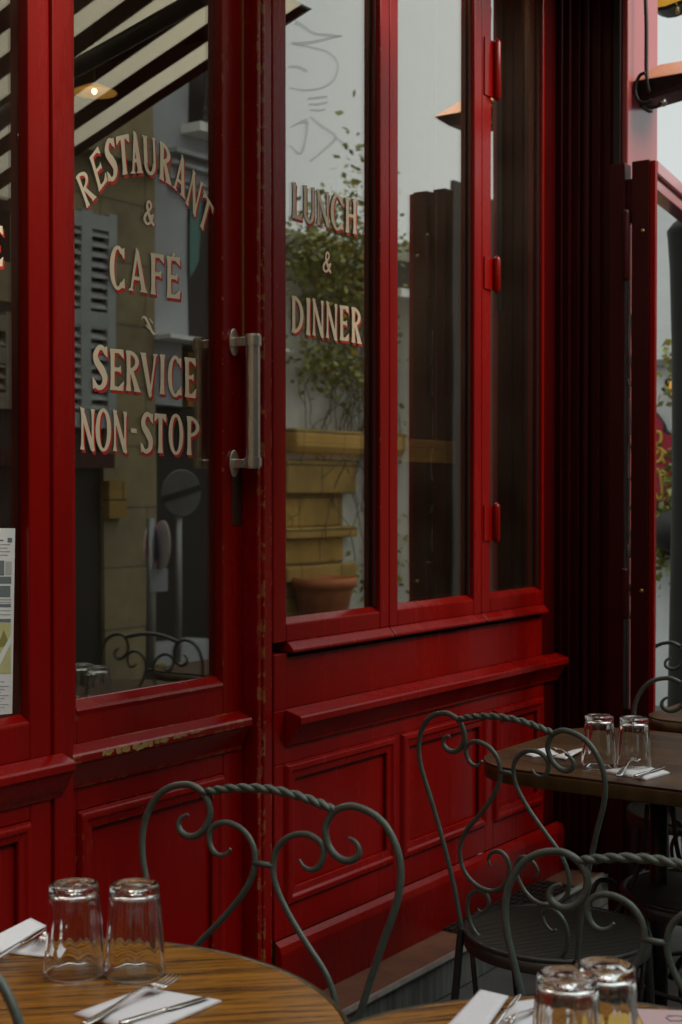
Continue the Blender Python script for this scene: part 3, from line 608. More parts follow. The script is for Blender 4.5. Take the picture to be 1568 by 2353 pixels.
for ch, o, rv, uv in (('L', (145, 605), (128, 38), (3, -440)), ('U', (282, 655), (145, 38), (-3, -452)), ('N', (458, 690), (140, 32), (-3, -428)), ('C', (620, 735), (150, 38), (0, -428)), ('H', (800, 785), (140, 28), (0, -432)),
                      ('D', (138, 2015), (147, 28), (0, -455)), ('I', (315, 2045), (55, 12), (3, -458)), ('N', (400, 2050), (130, 30), (0, -450)), ('N', (565, 2080), (130, 35), (3, -445)), ('E', (730, 2110), (110, 15), (-3, -430)), ('R', (873, 2135), (125, 25), (0, -435))): S.letter(ch, C_, o, rv, uv)
S.letter('&', C_, (522, 1270), (95, 12), (5, -250), True, (0.04, -0.03))
S.build(lf1)
S = Sign(LY - 0.0022); S.letter('E', (0, 0, 1.823), (-72, 1212), (82, 2), (0, -185)); S.build(lw)
# thin grey see-through strokes on the first tall pane
sm = bpy.data.materials.new('grey_stroke'); sm.use_nodes = True; nt = sm.node_tree; b = nt.nodes['Principled BSDF']; b.inputs['Base Color'].default_value = (0.10, 0.10, 0.105, 1); b.inputs['Alpha'].default_value = 0.18; b.inputs['Roughness'].default_value = 0.9
S = Sign(0.0249); m = MB(); S.c = m
D_ = (0, 0, 1.823)
for pts in ([(1345, 100, 16), (1375, 115, 12), (1430, 150, 9), (1500, 160, 12), (1560, 165, 8)], [(1330, 195, 9), (1400, 195, 12), (1480, 180, 10), (1560, 160, 6)], [(1340, 200, 7), (1420, 215, 8), (1500, 240, 7), (1540, 290, 6), (1525, 360, 7), (1470, 400, 8), (1390, 410, 8), (1320, 400, 5)],
            [(1315, 305, 8), (1360, 305, 11), (1400, 325, 12)], [(1405, 450, 7), (1450, 445, 10), (1495, 440, 8)], [(1410, 475, 7), (1450, 475, 9), (1495, 465, 7)], [(1415, 500, 6), (1455, 503, 9), (1485, 498, 7)],
            [(1325, 580, 5), (1365, 560, 9), (1405, 550, 18)], [(1400, 555, 12), (1395, 620, 8), (1370, 700, 10), (1320, 660, 5)], [(1415, 530, 6), (1460, 570, 9), (1530, 625, 10), (1470, 690, 8), (1415, 735, 7)], [(1530, 625, 8), (1570, 655, 8)]):
    flourish(S, D_, pts)
m.build('grey_scrawl', sm, lf1)

# ================================================================== across the street (mirrored in the panes)
YD = 4.6
def ax(px, py, Y=YD, yg=GY): return across(px, py, Y, yg)
sb = thing('stone_building', 'beige stone building with blue-grey shutters across the street', 'building', (7, -5.5, 0))
x355 = ax(355, 900).x
m = MB(); m.box(-9, x355, -YD - 1, -YD, 2.55, 4.7).box(ax(240, 1300).x, x355, -YD - 1, -YD + 0.001, 0, 2.549); m.build('wall', M['stone'], sb)
m = MB(); m.box(-9, ax(240, 1300).x - 0.001, -YD - 1, -YD - 0.03, 0, 2.549); m.build('shop_front', M['dark_open'], sb)
m = MB(); a, b = ax(165, 1040), ax(240, 1075); m.box(-9, b.x, -YD - 0.2, -YD + 0.10, ax(200, 1075).z, ax(200, 1040).z); m.build('shop_canopy', M['maroon'], sb)
a, b = ax(238, 1190), ax(275, 1105); m = MB(); m.box(a.x, b.x, -YD + 0.0015, -YD + 0.06, a.z, b.z); m.build('notice_box', M['yellow_stone'], sb)
a, b = ax(160, 375), ax(355, 388); m = MB(); m.box(-9, x355 + 0.05, -YD + 0.001, -YD + 0.12, ax(300, 385).z, ax(300, 352).z); m.build('string_course', M['stone'], sb)
def shutter(xa, xb, za, zb):
    fr = MB(); y0, y1 = -YD + 0.002, -YD + 0.05; w_ = 0.075; xm = (xa + xb) / 2
    for p, q in ((xa, xa + w_), (xm - 0.045, xm + 0.045), (xb - w_, xb)): fr.box(p, q, y0, y1, za, zb)
    for p, q in ((xa + w_, xm - 0.0455), (xm + 0.0455, xb - w_)):
        zs = [za, za + (zb - za) * 0.47, zb - 0.12]
        for z in zs: fr.box(p, q, y0, y1 - 0.002, z, z + 0.10)
    o = fr.build('shutter', M['shutter'], sb)
    sl_ = MB(); z = za + 0.12
    while z < zb - 0.16:
        for p, q in ((xa + w_, xm - 0.0455), (xm + 0.0455, xb - w_)): sl_.slab([(p, y1 - 0.004, z), (q, y1 - 0.004, z), (q, y0 + 0.012, z + 0.036), (p, y0 + 0.012, z + 0.036)], (0, 0, 0.010))
        z += 0.068
    sl_.build('louvres', M['shutter'], o)
    b_ = MB(); b_.box(xa + 0.01, xb - 0.01, -YD + 0.0005, -YD + 0.0018, za + 0.01, zb - 0.01); b_.build('shutter_backing', M['dark_open'], o)
shutter(ax(120, 700).x, ax(254, 700).x, ax(254, 985).z, ax(254, 498).z)
M['shutter_beige'] = mat('faded_beige_shutter', (0.26, 0.24, 0.18), 0.7, noise=10, amt=0.15)
_s = M['shutter']; M['shutter'] = M['shutter_beige']; shutter(ax(-70, 700, yg=LY).x, ax(33, 700, yg=LY).x, ax(30, 945, yg=LY).z, ax(30, 725, yg=LY).z); M['shutter'] = _s

pb = thing('plastered_building', 'tall grey-white rendered building with a balcony window across the street', 'building', (11, -5.5, 0))
x0, x1 = x355 + 0.001, ax(640, 900).x
m = MB(); m.box(x0, x1, -YD - 1.2, -YD - 0.06, ax(400, 775).z, 5.4); m.build('wall', M['plaster'], pb)
for y0, y1, d in ((352, 362, 0.10), (380, 388, 0.07), (415, 421, 0.04), (432, 440, 0.06)):
    m = MB(); m.box(ax(398, 400).x, x1, -YD - 0.0595, -YD - 0.06 + d, ax(450, y1).z, ax(450, y0).z); m.build('cornice', M['plaster'], pb)
a, b = ax(447, 285), ax(520, 160); m = MB(); m.box(a.x, b.x, -YD - 0.0595, -YD - 0.055, a.z, b.z); wn = m.build('window', M['dark_open'], pb)
m = MB(); m.box(a.x - 0.08, b.x, -YD - 0.0595, -YD + 0.12, a.z - 0.07, a.z - 0.005); m.build('window_sill', M['white_wall'], wn)
m = MB()
for z in (a.z + 0.03, a.z + 0.10, a.z + 0.40): m.box(a.x, b.x, -YD + 0.06, -YD + 0.08, z, z + 0.025)
for k in range(10):
    x = a.x + 0.02 + k * (b.x - a.x) / 10; m.box(x, x + 0.014, -YD + 0.062, -YD + 0.078, a.z, a.z + 0.42)
    m.tube([(x + 0.05 + 0.035 * math.cos(t), -YD + 0.07, a.z + 0.25 + 0.06 * math.sin(t)) for t in np.linspace(0, 5.5, 14)], 0.008, 6)
m.build('balcony_railing', M['iron_dark'], wn)
a, b = ax(447, 770), ax(520, 470); m = MB(); m.box(a.x, b.x, -YD - 0.0595, -YD - 0.05, a.z, b.z); wn = m.build('window', M['dark_open'], pb)
M['curtain'] = mat('turquoise_curtain', (0.10, 0.22, 0.20), 0.8)
m = MB(); m.slab([(a.x, -YD - 0.04, ax(450, 640).z), (a.x + 0.10, -YD - 0.04, ax(450, 600).z), (a.x + 0.14, -YD - 0.04, b.z), (a.x, -YD - 0.04, b.z)], (0, 0.008, 0)); m.build('curtain', M['curtain'], wn)
m = MB(); m.box(x0, x1, -YD - 0.0595, -YD + 0.15, ax(400, 783).z, ax(400, 774).z); m.build('stone_band', M['white_wall'], pb)
m = MB(); zc = ax(400, 784).z; m.box(x0, x1, -YD - 1.2, -YD - 0.30, 0, zc - 0.001); m.build('shop_front', M['dark_open'], pb)
for px0, px1, py0, py1, mm in ((446, 492, 812, 865, 'yellow_stone'), (446, 492, 872, 930, 'yellow_stone'), (356, 432, 788, 925, 'plaster'), (356, 498, 1470, 1600, 'plaster'), (356, 386, 1525, 1592, 'yellow_stone')):
    a, b = ax(px0, py1), ax(px1, py0); m = MB(); m.box(a.x, b.x, -YD - 0.2995, -YD - (0.06 if py0 < 1500 else 0.02), max(0.0, a.z), b.z); m.build('pier_block', M[mm], pb)
# street signs
def sign_post(px, Y, label):
    c = ax(px, 1250, Y); t = thing('sign_post', label, 'road sign', (c.x, c.y, 0))
    m = MB(); m.tube([(c.x, c.y - 0.03, 0), (c.x, c.y - 0.03, ax(px, 1190, Y).z)], 0.025, 10); m.build('pole', M['pole'], t); return t
t = sign_post(352, 3.6, 'grey post with two round red and blue no-parking signs and a plate')
def disc(parent, px, py, Y, r, rot, name, rings):
    c = ax(px, py, Y); n_ = Vector((math.sin(rot), math.cos(rot), 0)); o = None
    for k, (q, mm) in enumerate(rings):
        m = MB(); m.lathe([(0.0005, -0.004), (r * q, -0.004), (r * q, 0.004), (0.0005, 0.004)], c + n_ * (0.005 * k), 36, smooth=False, axis=n_); ob = m.build(name if k == 0 else 'sign_face', M[mm], o or parent); o = o or ob
    m = MB(); s_ = Vector((math.cos(rot), -math.sin(rot), 0)); d = (s_ + Vector((0, 0, 1))).normalized() * r * 0.66; e_ = (s_ - Vector((0, 0, 1))).normalized() * r * 0.09
    m.slab([c + n_ * 0.0105 - d - e_, c + n_ * 0.0105 - d + e_, c + n_ * 0.0105 + d + e_, c + n_ * 0.0105 + d - e_], n_ * 0.003); m.build('sign_bar', M['shade'], o)
disc(t, 370, 1252, 3.6, 0.15, R(60), 'round_sign', ((1, 'white'), (0.93, 'shade'), (0.74, 'blue'))); disc(t, 345, 1255, 3.7, 0.15, R(26), 'round_sign', ((1, 'white'), (0.93, 'shade'), (0.74, 'blue')))
a = ax(345, 1362, 3.6); b = ax(383, 1307, 3.6); m = MB(); m.box(a.x, b.x, a.y - 0.01, a.y, a.z, b.z); m.build('plate', M['plaster'], t)
c = ax(414, 1133, 3.4); t = thing('round_sign_post', 'round pale grey disc with a black bar on a grey post across the street', 'road sign', (c.x, c.y, 0))
m = MB(); m.lathe([(0.0005, -0.006), (0.138, -0.006), (0.145, 0), (0.138, 0.006), (0.0005, 0.006)], c, 40, smooth=False, axis=Vector((-0.3, 1, 0)).normalized()); m.build('disc', mat('weathered_grey_disc', (0.11, 0.115, 0.105), 0.6, noise=8, amt=0.3), t)
n_ = Vector((-0.3, 1, 0)).normalized(); s_ = Vector((1, 0.3, 0)).normalized(); m = MB(); m.slab([c + n_ * 0.008 + s_ * a_ + Vector((0, 0, b_ + a_ * 0.25)) for a_, b_ in ((-0.135, -0.02), (0.135, -0.02), (0.135, 0.02), (-0.135, 0.02))], n_ * 0.004); m.build('bar', M['black'], t)
m = MB(); m.tube([c - n_ * 0.03, Vector((c.x, c.y, 0)) - n_ * 0.03], 0.022, 10); m.build('pole', M['pole'], t)

lb = thing('sky_blocker_building', 'tall unseen building added at the near street end to block sky light', 'building', (-5.5, -1, 0))  # out of view, added to keep sky light off the left-facing sides
MB().box(-7, -4.2, -5.6, -0.02, 0, 12).box(-7, -4.2, -0.0195, 5, 0, 12).build('wall', M['stone'], lb)
# garden wall with ivy
gx0, gx1 = x1 + 0.001, across(700, 500, YD, 0.028).x + 9
gl = thing('garden_wall', 'pale rendered garden wall with an ochre ledge, hung with ivy, across the street', 'wall', (gx0 + 2, -YD - 0.3, 0))
gz = across(700, 535, YD, 0.028).z
m = MB(); m.box(gx0, gx1, -YD - 0.4, -YD, 0, gz); m.build('wall', M['pale_wall'], gl)
xa = across(790, 1000, YD, 0.028).x; za, zb = across(750, 1045, YD, 0.028).z, across(750, 992, YD, 0.028).z
m = MB(); m.prism_x([(-YD + 0.001, za), (-YD + 0.16, za), (-YD + 0.2, za + 0.05), (-YD + 0.2, zb - 0.03), (-YD + 0.16, zb), (-YD + 0.001, zb)], gx0, across(850, 1000, YD, 0.028).x); m.build('ledge', M['yellow_stone'], gl, bevel=0.02)
m = MB(); rows = (1060, 1135, 1210, 1235, 1295, 1330, 1412)
for k in range(0, len(rows) - 1):
    z1_, z0_ = across(720, rows[k], YD, 0.028).z, across(720, rows[k + 1], YD, 0.028).z
    m.box(gx0, xa - 0.1 * (k % 2), -YD + 0.001, -YD + (0.10 if k % 2 == 0 else 0.03), z0_, z1_ - 0.002)
m.build('stone_courses', M['yellow_stone'], gl, bevel=0.015)
wx0, wx1 = across(905, 700, YD, 0.028).x, across(1100, 700, YD, 0.028).x
hz = thing('white_house', 'low white house with a dark window across the street', 'house', (gx1 + 3, -YD - 1.5, 0))
m = MB(); m.box(wx0, wx1 + 6, -YD + 0.30, -YD + 0.002, 0, across(930, 565, YD, 0.028).z); m.build('wall', M['white_wall'], hz)
a, b = across(926, 662, YD - 0.3, 0.028), across(975, 606, YD - 0.3, 0.028); m = MB(); m.box(a.x, b.x, -YD + 0.302, -YD + 0.31, a.z, b.z); wn = m.build('window', M['dark_open'], hz)
m = MB(); m.box(a.x - 0.05, b.x + 0.05, -YD + 0.3115, -YD + 0.38, a.z - 0.07, a.z - 0.001); m.build('window_sill', M['white_wall'], wn)
a = across(926, 575, YD - 0.3, 0.028); m = MB(); m.box(wx0 - 0.1, wx1 + 6, -YD + 0.28, -YD + 0.42, a.z + 0.02, a.z + 0.10); m.build('cornice', M['yellow_stone'], hz)
gxa = across(1052, 700, YD - 0.45, 0.028).x; gt = thing('added_dark_gate', 'made-up tall dark gate added before the white house to darken the reflections', 'gate', (gxa + 2, -YD + 0.45, 0))  # invented to fill a pale strip of the pane reflections with dark
m = MB(); zg = across(1100, 432, YD - 0.45, 0.028).z
for k in range(28): m.box(gxa + 0.17 * k, gxa + 0.17 * k + 0.16, -YD + 0.43, -YD + 0.47, 0.05, zg)
m.build('added_gate_boards', M['dark_open'], gt); m = MB()
for z in (0.4, zg - 0.4): m.box(gxa, gxa + 4.75, -YD + 0.395, -YD + 0.4295, z, z + 0.12)
m.build('added_gate_rails', M['maroon'], gt)
pt = across(735, 1408, YD - 0.25, 0.028); t = thing('flower_pot', 'terracotta pot standing below the ivy across the street', 'pot', (pt.x, pt.y, 0))
r_ = 0.26; m = MB(); m.lathe([(0.001, 0), (r_ * 0.68, 0), (r_ * 0.9, 0.3), (r_ * 0.93, 0.31), (r_ * 1.02, 0.31), (r_ * 1.02, 0.39), (r_ * 0.94, 0.39), (r_ * 0.88, 0.33), (0.001, 0.33)], (pt.x, pt.y, max(0.1, pt.z) - 0.1), 36); m.build('pot_body', M['terracotta'], t)
def leaf_cloud(m, c, ext, n, size, rng, xmax=None):
    for _ in range(n):
        p = Vector(c) + Vector([rng.gauss(0, e) for e in ext]); s = size * rng.uniform(0.45, 1.45)
        if xmax and p.x > xmax: continue
        ax_ = Vector((rng.gauss(0, 1), rng.gauss(0, 1), rng.gauss(-0.5, 0.6))).normalized(); sd_ = ax_.cross(Vector((rng.gauss(0, 1), rng.gauss(0, 1), rng.gauss(0, 1)))).normalized(); nn = ax_.cross(sd_)
        m.add([p, p + ax_ * s * 0.45 + sd_ * s * 0.34 + nn * s * 0.06, p + ax_ * s, p + ax_ * s * 0.45 - sd_ * s * 0.34 + nn * s * 0.06], [(0, 1, 2), (0, 2, 3)])
rng = random.Random(11)
iv = thing('ivy', 'green climbing ivy spilling over the garden wall across the street', 'ivy', (gx0 + 2, -YD + 0.1, 0))
mg, my, ms = MB(), MB(), MB(); XL = across(828, 600, YD - 0.15, 0.028).x
for px, py, ex, ez, n in ((830, 470, 0.25, 0.28, 340), (800, 545, 0.4, 0.16, 420), (740, 565, 0.35, 0.13, 360), (820, 610, 0.3, 0.22, 460), (760, 620, 0.35, 0.14, 360), (700, 600, 0.22, 0.10, 200), (750, 680, 0.3, 0.12, 260), (830, 700, 0.18, 0.2, 160),
                          (730, 720, 0.16, 0.10, 110), (725, 820, 0.22, 0.12, 200), (800, 810, 0.3, 0.16, 200), (760, 860, 0.25, 0.1, 110), (825, 900, 0.15, 0.2, 60), (832, 1328, 0.14, 0.10, 130), (935, 1270, 0.08, 0.2, 70), (950, 1050, 0.06, 0.3, 50), (910, 880, 0.1, 0.3, 40), (935, 570, 0.15, 0.05, 60)):
    c = across(px, py, YD - 0.15, 0.028); leaf_cloud(mg, c, (ex, 0.09, ez), int(n * 0.8), 0.062, rng, XL if px < 880 else None); leaf_cloud(my, c, (ex, 0.1, ez), n // 6, 0.07, rng, XL if px < 880 else None)
for k in range(45):
    px, py = rng.uniform(690, 960), rng.uniform(560, 900); p = across(px, py, YD - 0.07, 0.028); pts = [p]
    for j in range(rng.randint(6, 14)): p = p + Vector((rng.gauss(0, 0.09), rng.gauss(0, 0.015), -rng.uniform(0.05, 0.2))); pts.append(Vector((p.x, min(max(p.y, -YD + 0.03), -YD + 0.45), max(p.z, 0.1))))
    ms.tube(catmull(pts, 3), 0.0042, 4)
mg.build('foliage', M['leaf'], iv); my.build('yellow_leaves', M['leaf_y'], iv); ms.build('stems', M['stem'], iv)

# ================================================================== striped awning over the door
aw = thing('awning', 'burgundy and cream striped awning sloping out over the door', 'awning', (1.5, -0.7, 2.7))
XA, ZA, SL, AO = 3.40, 2.89, 0.338, 1.55
M['aw_red'] = mat('burgundy_awning_cloth', (0.10, 0.012, 0.014), 0.85); M['aw_cream'] = mat('cream_awning_cloth', (0.74, 0.73, 0.67), 0.85)
for k, tc in (('aw_cream', (0.76, 0.745, 0.67)), ('aw_red', (0.06, 0.006, 0.006))):
    nt = M[k].node_tree; b = nt.nodes['Principled BSDF']; tr = nt.nodes.new('ShaderNodeBsdfTranslucent'); tr.inputs[0].default_value = (*tc, 1); ms_ = nt.nodes.new('ShaderNodeMixShader'); ms_.inputs[0].default_value = 0.88
    nt.links.new(b.outputs[0], ms_.inputs[1]); nt.links.new(tr.outputs[0], ms_.inputs[2]); nt.links.new(ms_.outputs[0], nt.nodes['Material Output'].inputs[0])
mr, mc = MB(), MB(); x = XA; k = 0; YA = 0.30
while x > 2.3:
    x2 = x - (0.052 if k == 0 else 0.076); mm = mr if k % 2 == 0 else mc
    mm.slab([(x2, -YA, ZA - SL * YA), (x, -YA, ZA - SL * YA), (x, -AO, ZA - SL * AO), (x2, -AO, ZA - SL * AO)], (0, 0, 0.002)); x = x2; k += 1
mr.build('burgundy_stripes', M['aw_red'], aw); mc.build('cream_stripes', M['aw_cream'], aw)
zo = ZA - SL * AO
m = MB(); m.box(2.28, XA, -AO - 0.05, -AO - 0.001, zo - 0.035, zo + 0.03); m.build('front_bar', M['maroon'], aw)
m = MB(); m.box(2.28, XA, -AO - 0.046, -AO - 0.042, zo - 0.20, zo - 0.0355); m.build('valance', M['aw_red'], aw)
zc = ZA - SL * YA; m = MB(); m.box(2.28, 3.2, -YA + 0.005, -YA + 0.09, zc - 0.02, zc + 0.12); m.build('cassette', M['maroon'], aw)
m = MB()
for xx in (2.34, 2.50): m.box(xx, xx + 0.04, -YA + 0.0905, -0.005, zc + 0.03, zc + 0.09)
m.build('wall_brackets', M['iron_dark'], aw)
m = MB()
for xx in (3.0,): m.tube([(xx, -YA, ZA - SL * YA - 0.06), (xx - 0.13, -1.0, ZA - SL * 1.0 - 0.07), (xx, -AO - 0.01, zo - 0.0)], 0.026, 8)
m.build('folding_arms', M['iron_dark'], aw)

ra = thing('added_shade_box', 'unseen maroon box added above the folding windows to shade the corner', 'added box', (3.9, -0.25, 3.3))  # added out of view to cut overhead light on the right corner
MB().box(3.46, 4.34, -0.52, -0.001, 3.20, 3.46).build('housing', M['maroon'], ra, bevel=0.04)
MB().tube([(3.47, -0.50, 3.215), (4.33, -0.50, 3.215)], 0.03, 12).build('shade_box_bar', M['aw_red'], ra)
# ================================================================== right-hand end of the terrace
ZL = 2.385
fs = thing('folding_screen', 'narrow maroon screen of two posts with a glass strip, standing at the corner pilaster', 'screen', (4.10, -0.35, 0))
def xs(px, x=4.10): return on_x(px, 1125, x).y
yo, yi, yg1, yg0 = xs(1490), xs(1450), xs(1450) + 0.002, xs(1434)
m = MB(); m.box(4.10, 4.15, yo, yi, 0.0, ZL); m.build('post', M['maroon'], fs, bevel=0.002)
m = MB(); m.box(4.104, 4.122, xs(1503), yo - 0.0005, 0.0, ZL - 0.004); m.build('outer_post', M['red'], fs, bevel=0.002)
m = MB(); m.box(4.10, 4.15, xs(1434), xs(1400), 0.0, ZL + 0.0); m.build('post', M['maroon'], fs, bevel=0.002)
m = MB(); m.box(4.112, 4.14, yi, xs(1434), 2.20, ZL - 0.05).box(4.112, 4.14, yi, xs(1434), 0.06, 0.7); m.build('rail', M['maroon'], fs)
m = MB(); m.box(4.122, 4.128, yi, xs(1434), 0.7, 2.1995); pn = m.build('glass_strip', M['pane'], fs)
m = MB()
for yc, pts in ((0, [(0.1, 1.30), (0.5, 1.33), (0.6, 1.27), (0.3, 1.22), (0.5, 1.17), (0.8, 1.21)]), (0, [(0.5, 1.52), (0.2, 1.48), (0.3, 1.42), (0.7, 1.42), (0.7, 1.50), (0.45, 1.52)]), (0, [(0.6, 1.66), (0.5, 1.58), (0.55, 1.55)]), (0, [(0.2, 1.80), (0.5, 1.92), (0.7, 1.83), (0.3, 1.75), (0.4, 1.70), (0.8, 1.72)]), (0, [(0.3, 1.05), (0.6, 1.09), (0.7, 1.02), (0.4, 0.98)])):
    m.tube([(4.1205, yi + (xs(1434) - yi) * q[0], q[1]) for q in catmull(pts, 5)], 0.0025, 5)
m.build('script', M['plaster'], pn)
for za, zb in ((2.02, 2.24), (0.98, 1.14)):
    m = MB(); c0 = Vector((4.092, xs(1440), 0)); m.lathe([(0.001, za), (0.010, za + 0.004), (0.011, za + 0.01), (0.011, zb - 0.01), (0.010, zb - 0.004), (0.001, zb)], c0, 12); m.build('hinge', M['maroon'], fs)
m = MB()
for y, z in ((yo + 0.02, 2.17), (yo + 0.02, 1.07)): m.lathe([(0.001, 0.003), (0.005, 0.003), (0.006, 0)], (4.0995, y, z), 10, axis=Vector((-1, 0, 0)))
m.build('bolts', M['brass'], fs)
# glazed terrace rail running on past the pilaster
rl = thing('terrace_rail', 'red painted double top rail running on past the corner pilaster', 'rail', (5.2, -0.1, 0))
P0 = on_x(1490, 370, 4.75); d_ = Vector((math.cos(R(9.2)), math.sin(R(9.2)), 0)); n_ = Vector((d_.y, -d_.x, 0))
P0 = P0 + d_ * 0.0
for a_, b_ in ((0.004, 0.046), (-0.043, 0.040)):
    s0 = P0 + Vector((0, 0, a_ - 0.05)) + n_ * (0.02 if a_ < 0 else 0.035); s1 = s0 + d_ * 2.6
    m = MB(); m.slab([s0, s1, s1 + Vector((0, 0, b_)), s0 + Vector((0, 0, b_))], -n_ * 0.06); m.build('rail', M['sky_sheen_red'], rl, bevel=0.004)
for tt in (0.02, 2.55):
    q = P0 + d_ * tt; m = MB(); m.slab([(q.x, q.y, 0), (q.x + 0.05, q.y, 0), (q.x + 0.05, q.y + 0.05, 0), (q.x, q.y + 0.05, 0)], (0, 0, P0.z - 0.05)); m.build('post', M['maroon'], rl)
# patio heater on the pilaster
hc = on_x(1495, 215, 4.50); hc = Vector((4.50, -0.225, 2.70))
ht = thing('patio_heater', 'dark terrace heater with copper reflector hood on the red corner pilaster', 'heater', hc)
zb = on_x(1500, 240, 4.50).z; zt = on_x(1540, 196, 4.50).z; zp = on_x(1540, 152, 4.50).z
ya, yb = on_x(1478, 200, 4.50).y, -0.50
m = MB(); m.hexa([(4.44, yb + 0.03, zb + 0.03), (4.56, yb + 0.03, zb + 0.03), (4.56, ya - 0.02, zb), (4.44, ya - 0.02, zb)], [(4.40, yb, zt), (4.60, yb, zt), (4.60, ya, zt), (4.40, ya, zt)]); m.build('body', M['iron_dark'], ht, bevel=0.006)
M['copper'] = mat('copper_hood', (0.75, 0.38, 0.22), 0.42, metal=0.55, noise=10, amt=0.1)
m = MB(); m.hexa([(4.395, yb - 0.005, zt + 0.002), (4.605, yb - 0.005, zt + 0.002), (4.605, ya + 0.005, zt + 0.002), (4.395, ya + 0.005, zt + 0.002)], [(4.46, yb + 0.07, zp), (4.54, yb + 0.07, zp), (4.54, ya - 0.075, zp), (4.46, ya - 0.075, zp)]); m.build('hood', M['copper'], ht, bevel=0.004)
m = MB(); m.box(4.47, 4.53, ya - 0.03, -A - 0.0225, zb - 0.005, zb + 0.05).box(4.455, 4.545, -A - 0.030, -A - 0.0222, zb - 0.015, zb + 0.09); m.build('bracket', M['iron_dark'], ht, bevel=0.003)
m = MB(); m.lathe([(0.001, 0.012), (0.012, 0.012), (0.013, 0)], on_x(1526, 236, 4.43), 14, axis=Vector((-1, 0, 0))); m.build('knob', M['steel'], ht)
pts = [on_x(px, py, 4.40) for px, py in ((1482, -60), (1485, 20), (1486, 60), (1486, 110), (1486, 160), (1489, 190), (1493, 212))]
m = MB(); m.tube(catmull(pts, 5), 0.007, 8); m.tube(catmull([on_x(px, py, 4.39) for px, py in ((1484, 167), (1472, 172), (1463, 190), (1461, 212), (1470, 232), (1490, 236), (1497, 228), (1491, 243), (1500, 246), (1514, 243), (1519, 234))], 5), 0.006, 8); m.build('cable', M['black'], ht)
# amber lamp above
lc = on_x(1545, -35, 5.0); lp = thing('amber_lamp', 'black rimmed lamp with glowing amber glass hanging above the heater', 'lamp', lc)
M['amber'] = mat('amber_glass', (0.6, 0.28, 0.03), 0.4, noise=14, amt=0.5); bb = M['amber'].node_tree.nodes['Principled BSDF']; bb.inputs['Emission Color'].default_value = (1, 0.5, 0.06, 1); bb.inputs['Emission Strength'].default_value = 0.30
tilt = Vector((-0.45, -0.30, 0.0)); nrm = Vector((-0.55, 0.22, -0.8)).normalized()
def lamp_pt(px, py): return on_x(px, py, 5.0)
out = [(1478, -60), (1482, -20), (1486, 8), (1496, 20), (1512, 24), (1530, 22), (1568, 8), (1640, -22), (1640, -60)]
inn = [(1486, -60), (1489, -20), (1493, 4), (1500, 13), (1513, 16), (1530, 13), (1568, -1), (1632, -27), (1632, -60)]
Po, Pi = [lamp_pt(*q) for q in out], [lamp_pt(*q) for q in inn]; m = MB(); nq = len(out)
m.add(Po + Pi + [p + Vector((0.10, 0, 0)) for p in Po] + [p + Vector((0.10, 0, 0)) for p in Pi], [f for i in range(nq) for f in ((i, (i + 1) % nq, nq + (i + 1) % nq, nq + i), (2 * nq + i, 3 * nq + i, 3 * nq + (i + 1) % nq, 2 * nq + (i + 1) % nq), (i, 2 * nq + i, 2 * nq + (i + 1) % nq, (i + 1) % nq), (nq + i, nq + (i + 1) % nq, 3 * nq + (i + 1) % nq, 3 * nq + i))]); m.build('rim', M['black'], lp)
m = MB(); m.slab([p + Vector((0.015, 0, 0)) for p in Pi], (0.06, 0, 0)); m.build('amber_glass', M['amber'], lp)
m = MB(); q = lamp_pt(1558, 14); m.tube([lamp_pt(1554, 6), q], 0.002, 5).lathe([(0.001, 0.0), (0.006, -0.004), (0.007, -0.025), (0.001, -0.03)], q, 10); m.build('pull_chain', M['brass'], lp)
m = MB(); m.tube([lamp_pt(1560, -58) + Vector((0.05, 0, 0)), Vector((5.05, lamp_pt(1560, -58).y, 4.2)), Vector((4.59, lamp_pt(1560, -58).y, 4.2))], 0.012, 8); m.build('hanger', M['black'], lp)
# closed parasol beyond
cp = Vector((5.75, 0.02, 0)); cp.y = on_x(1645, 1125, 5.75).y
pa = thing('closed_parasol', 'tall closed black parasol in its cover, standing past the corner', 'parasol', cp)
dp = (cp - EYE).dot(FW); rr = lambda px: (1645 - px) * dp / F
zz = lambda py: 1.38 + (HOR - py) * dp / F
M['cloth'] = mat('black_parasol_cloth', (0.022, 0.020, 0.017), 0.8, noise=4, amt=0.3)
m = MB(); m.lathe([(0.02, 0.35), (rr(1535), 0.36), (rr(1538), zz(1600)), (rr(1546), zz(1100)), (rr(1544), zz(800)), (rr(1539), zz(620)), (rr(1534), zz(545)), (rr(1532), zz(535)), (rr(1545), zz(518)), (rr(1585), zz(485)), (rr(1640), zz(455)), (0.001, zz(452))], n=48, mod=lambda a, z, j: 1 + 0.02 * math.cos(8 * a)); m.build('cover', M['cloth'], pa, local=True)
m = MB(); m.tube([(0, 0, 0.05), (0, 0, 0.40)], 0.025, 10).lathe([(0.001, 0), (0.24, 0), (0.24, 0.05), (0.03, 0.07), (0.001, 0.07)]); m.build('stand', M['iron_dark'], pa, local=True)
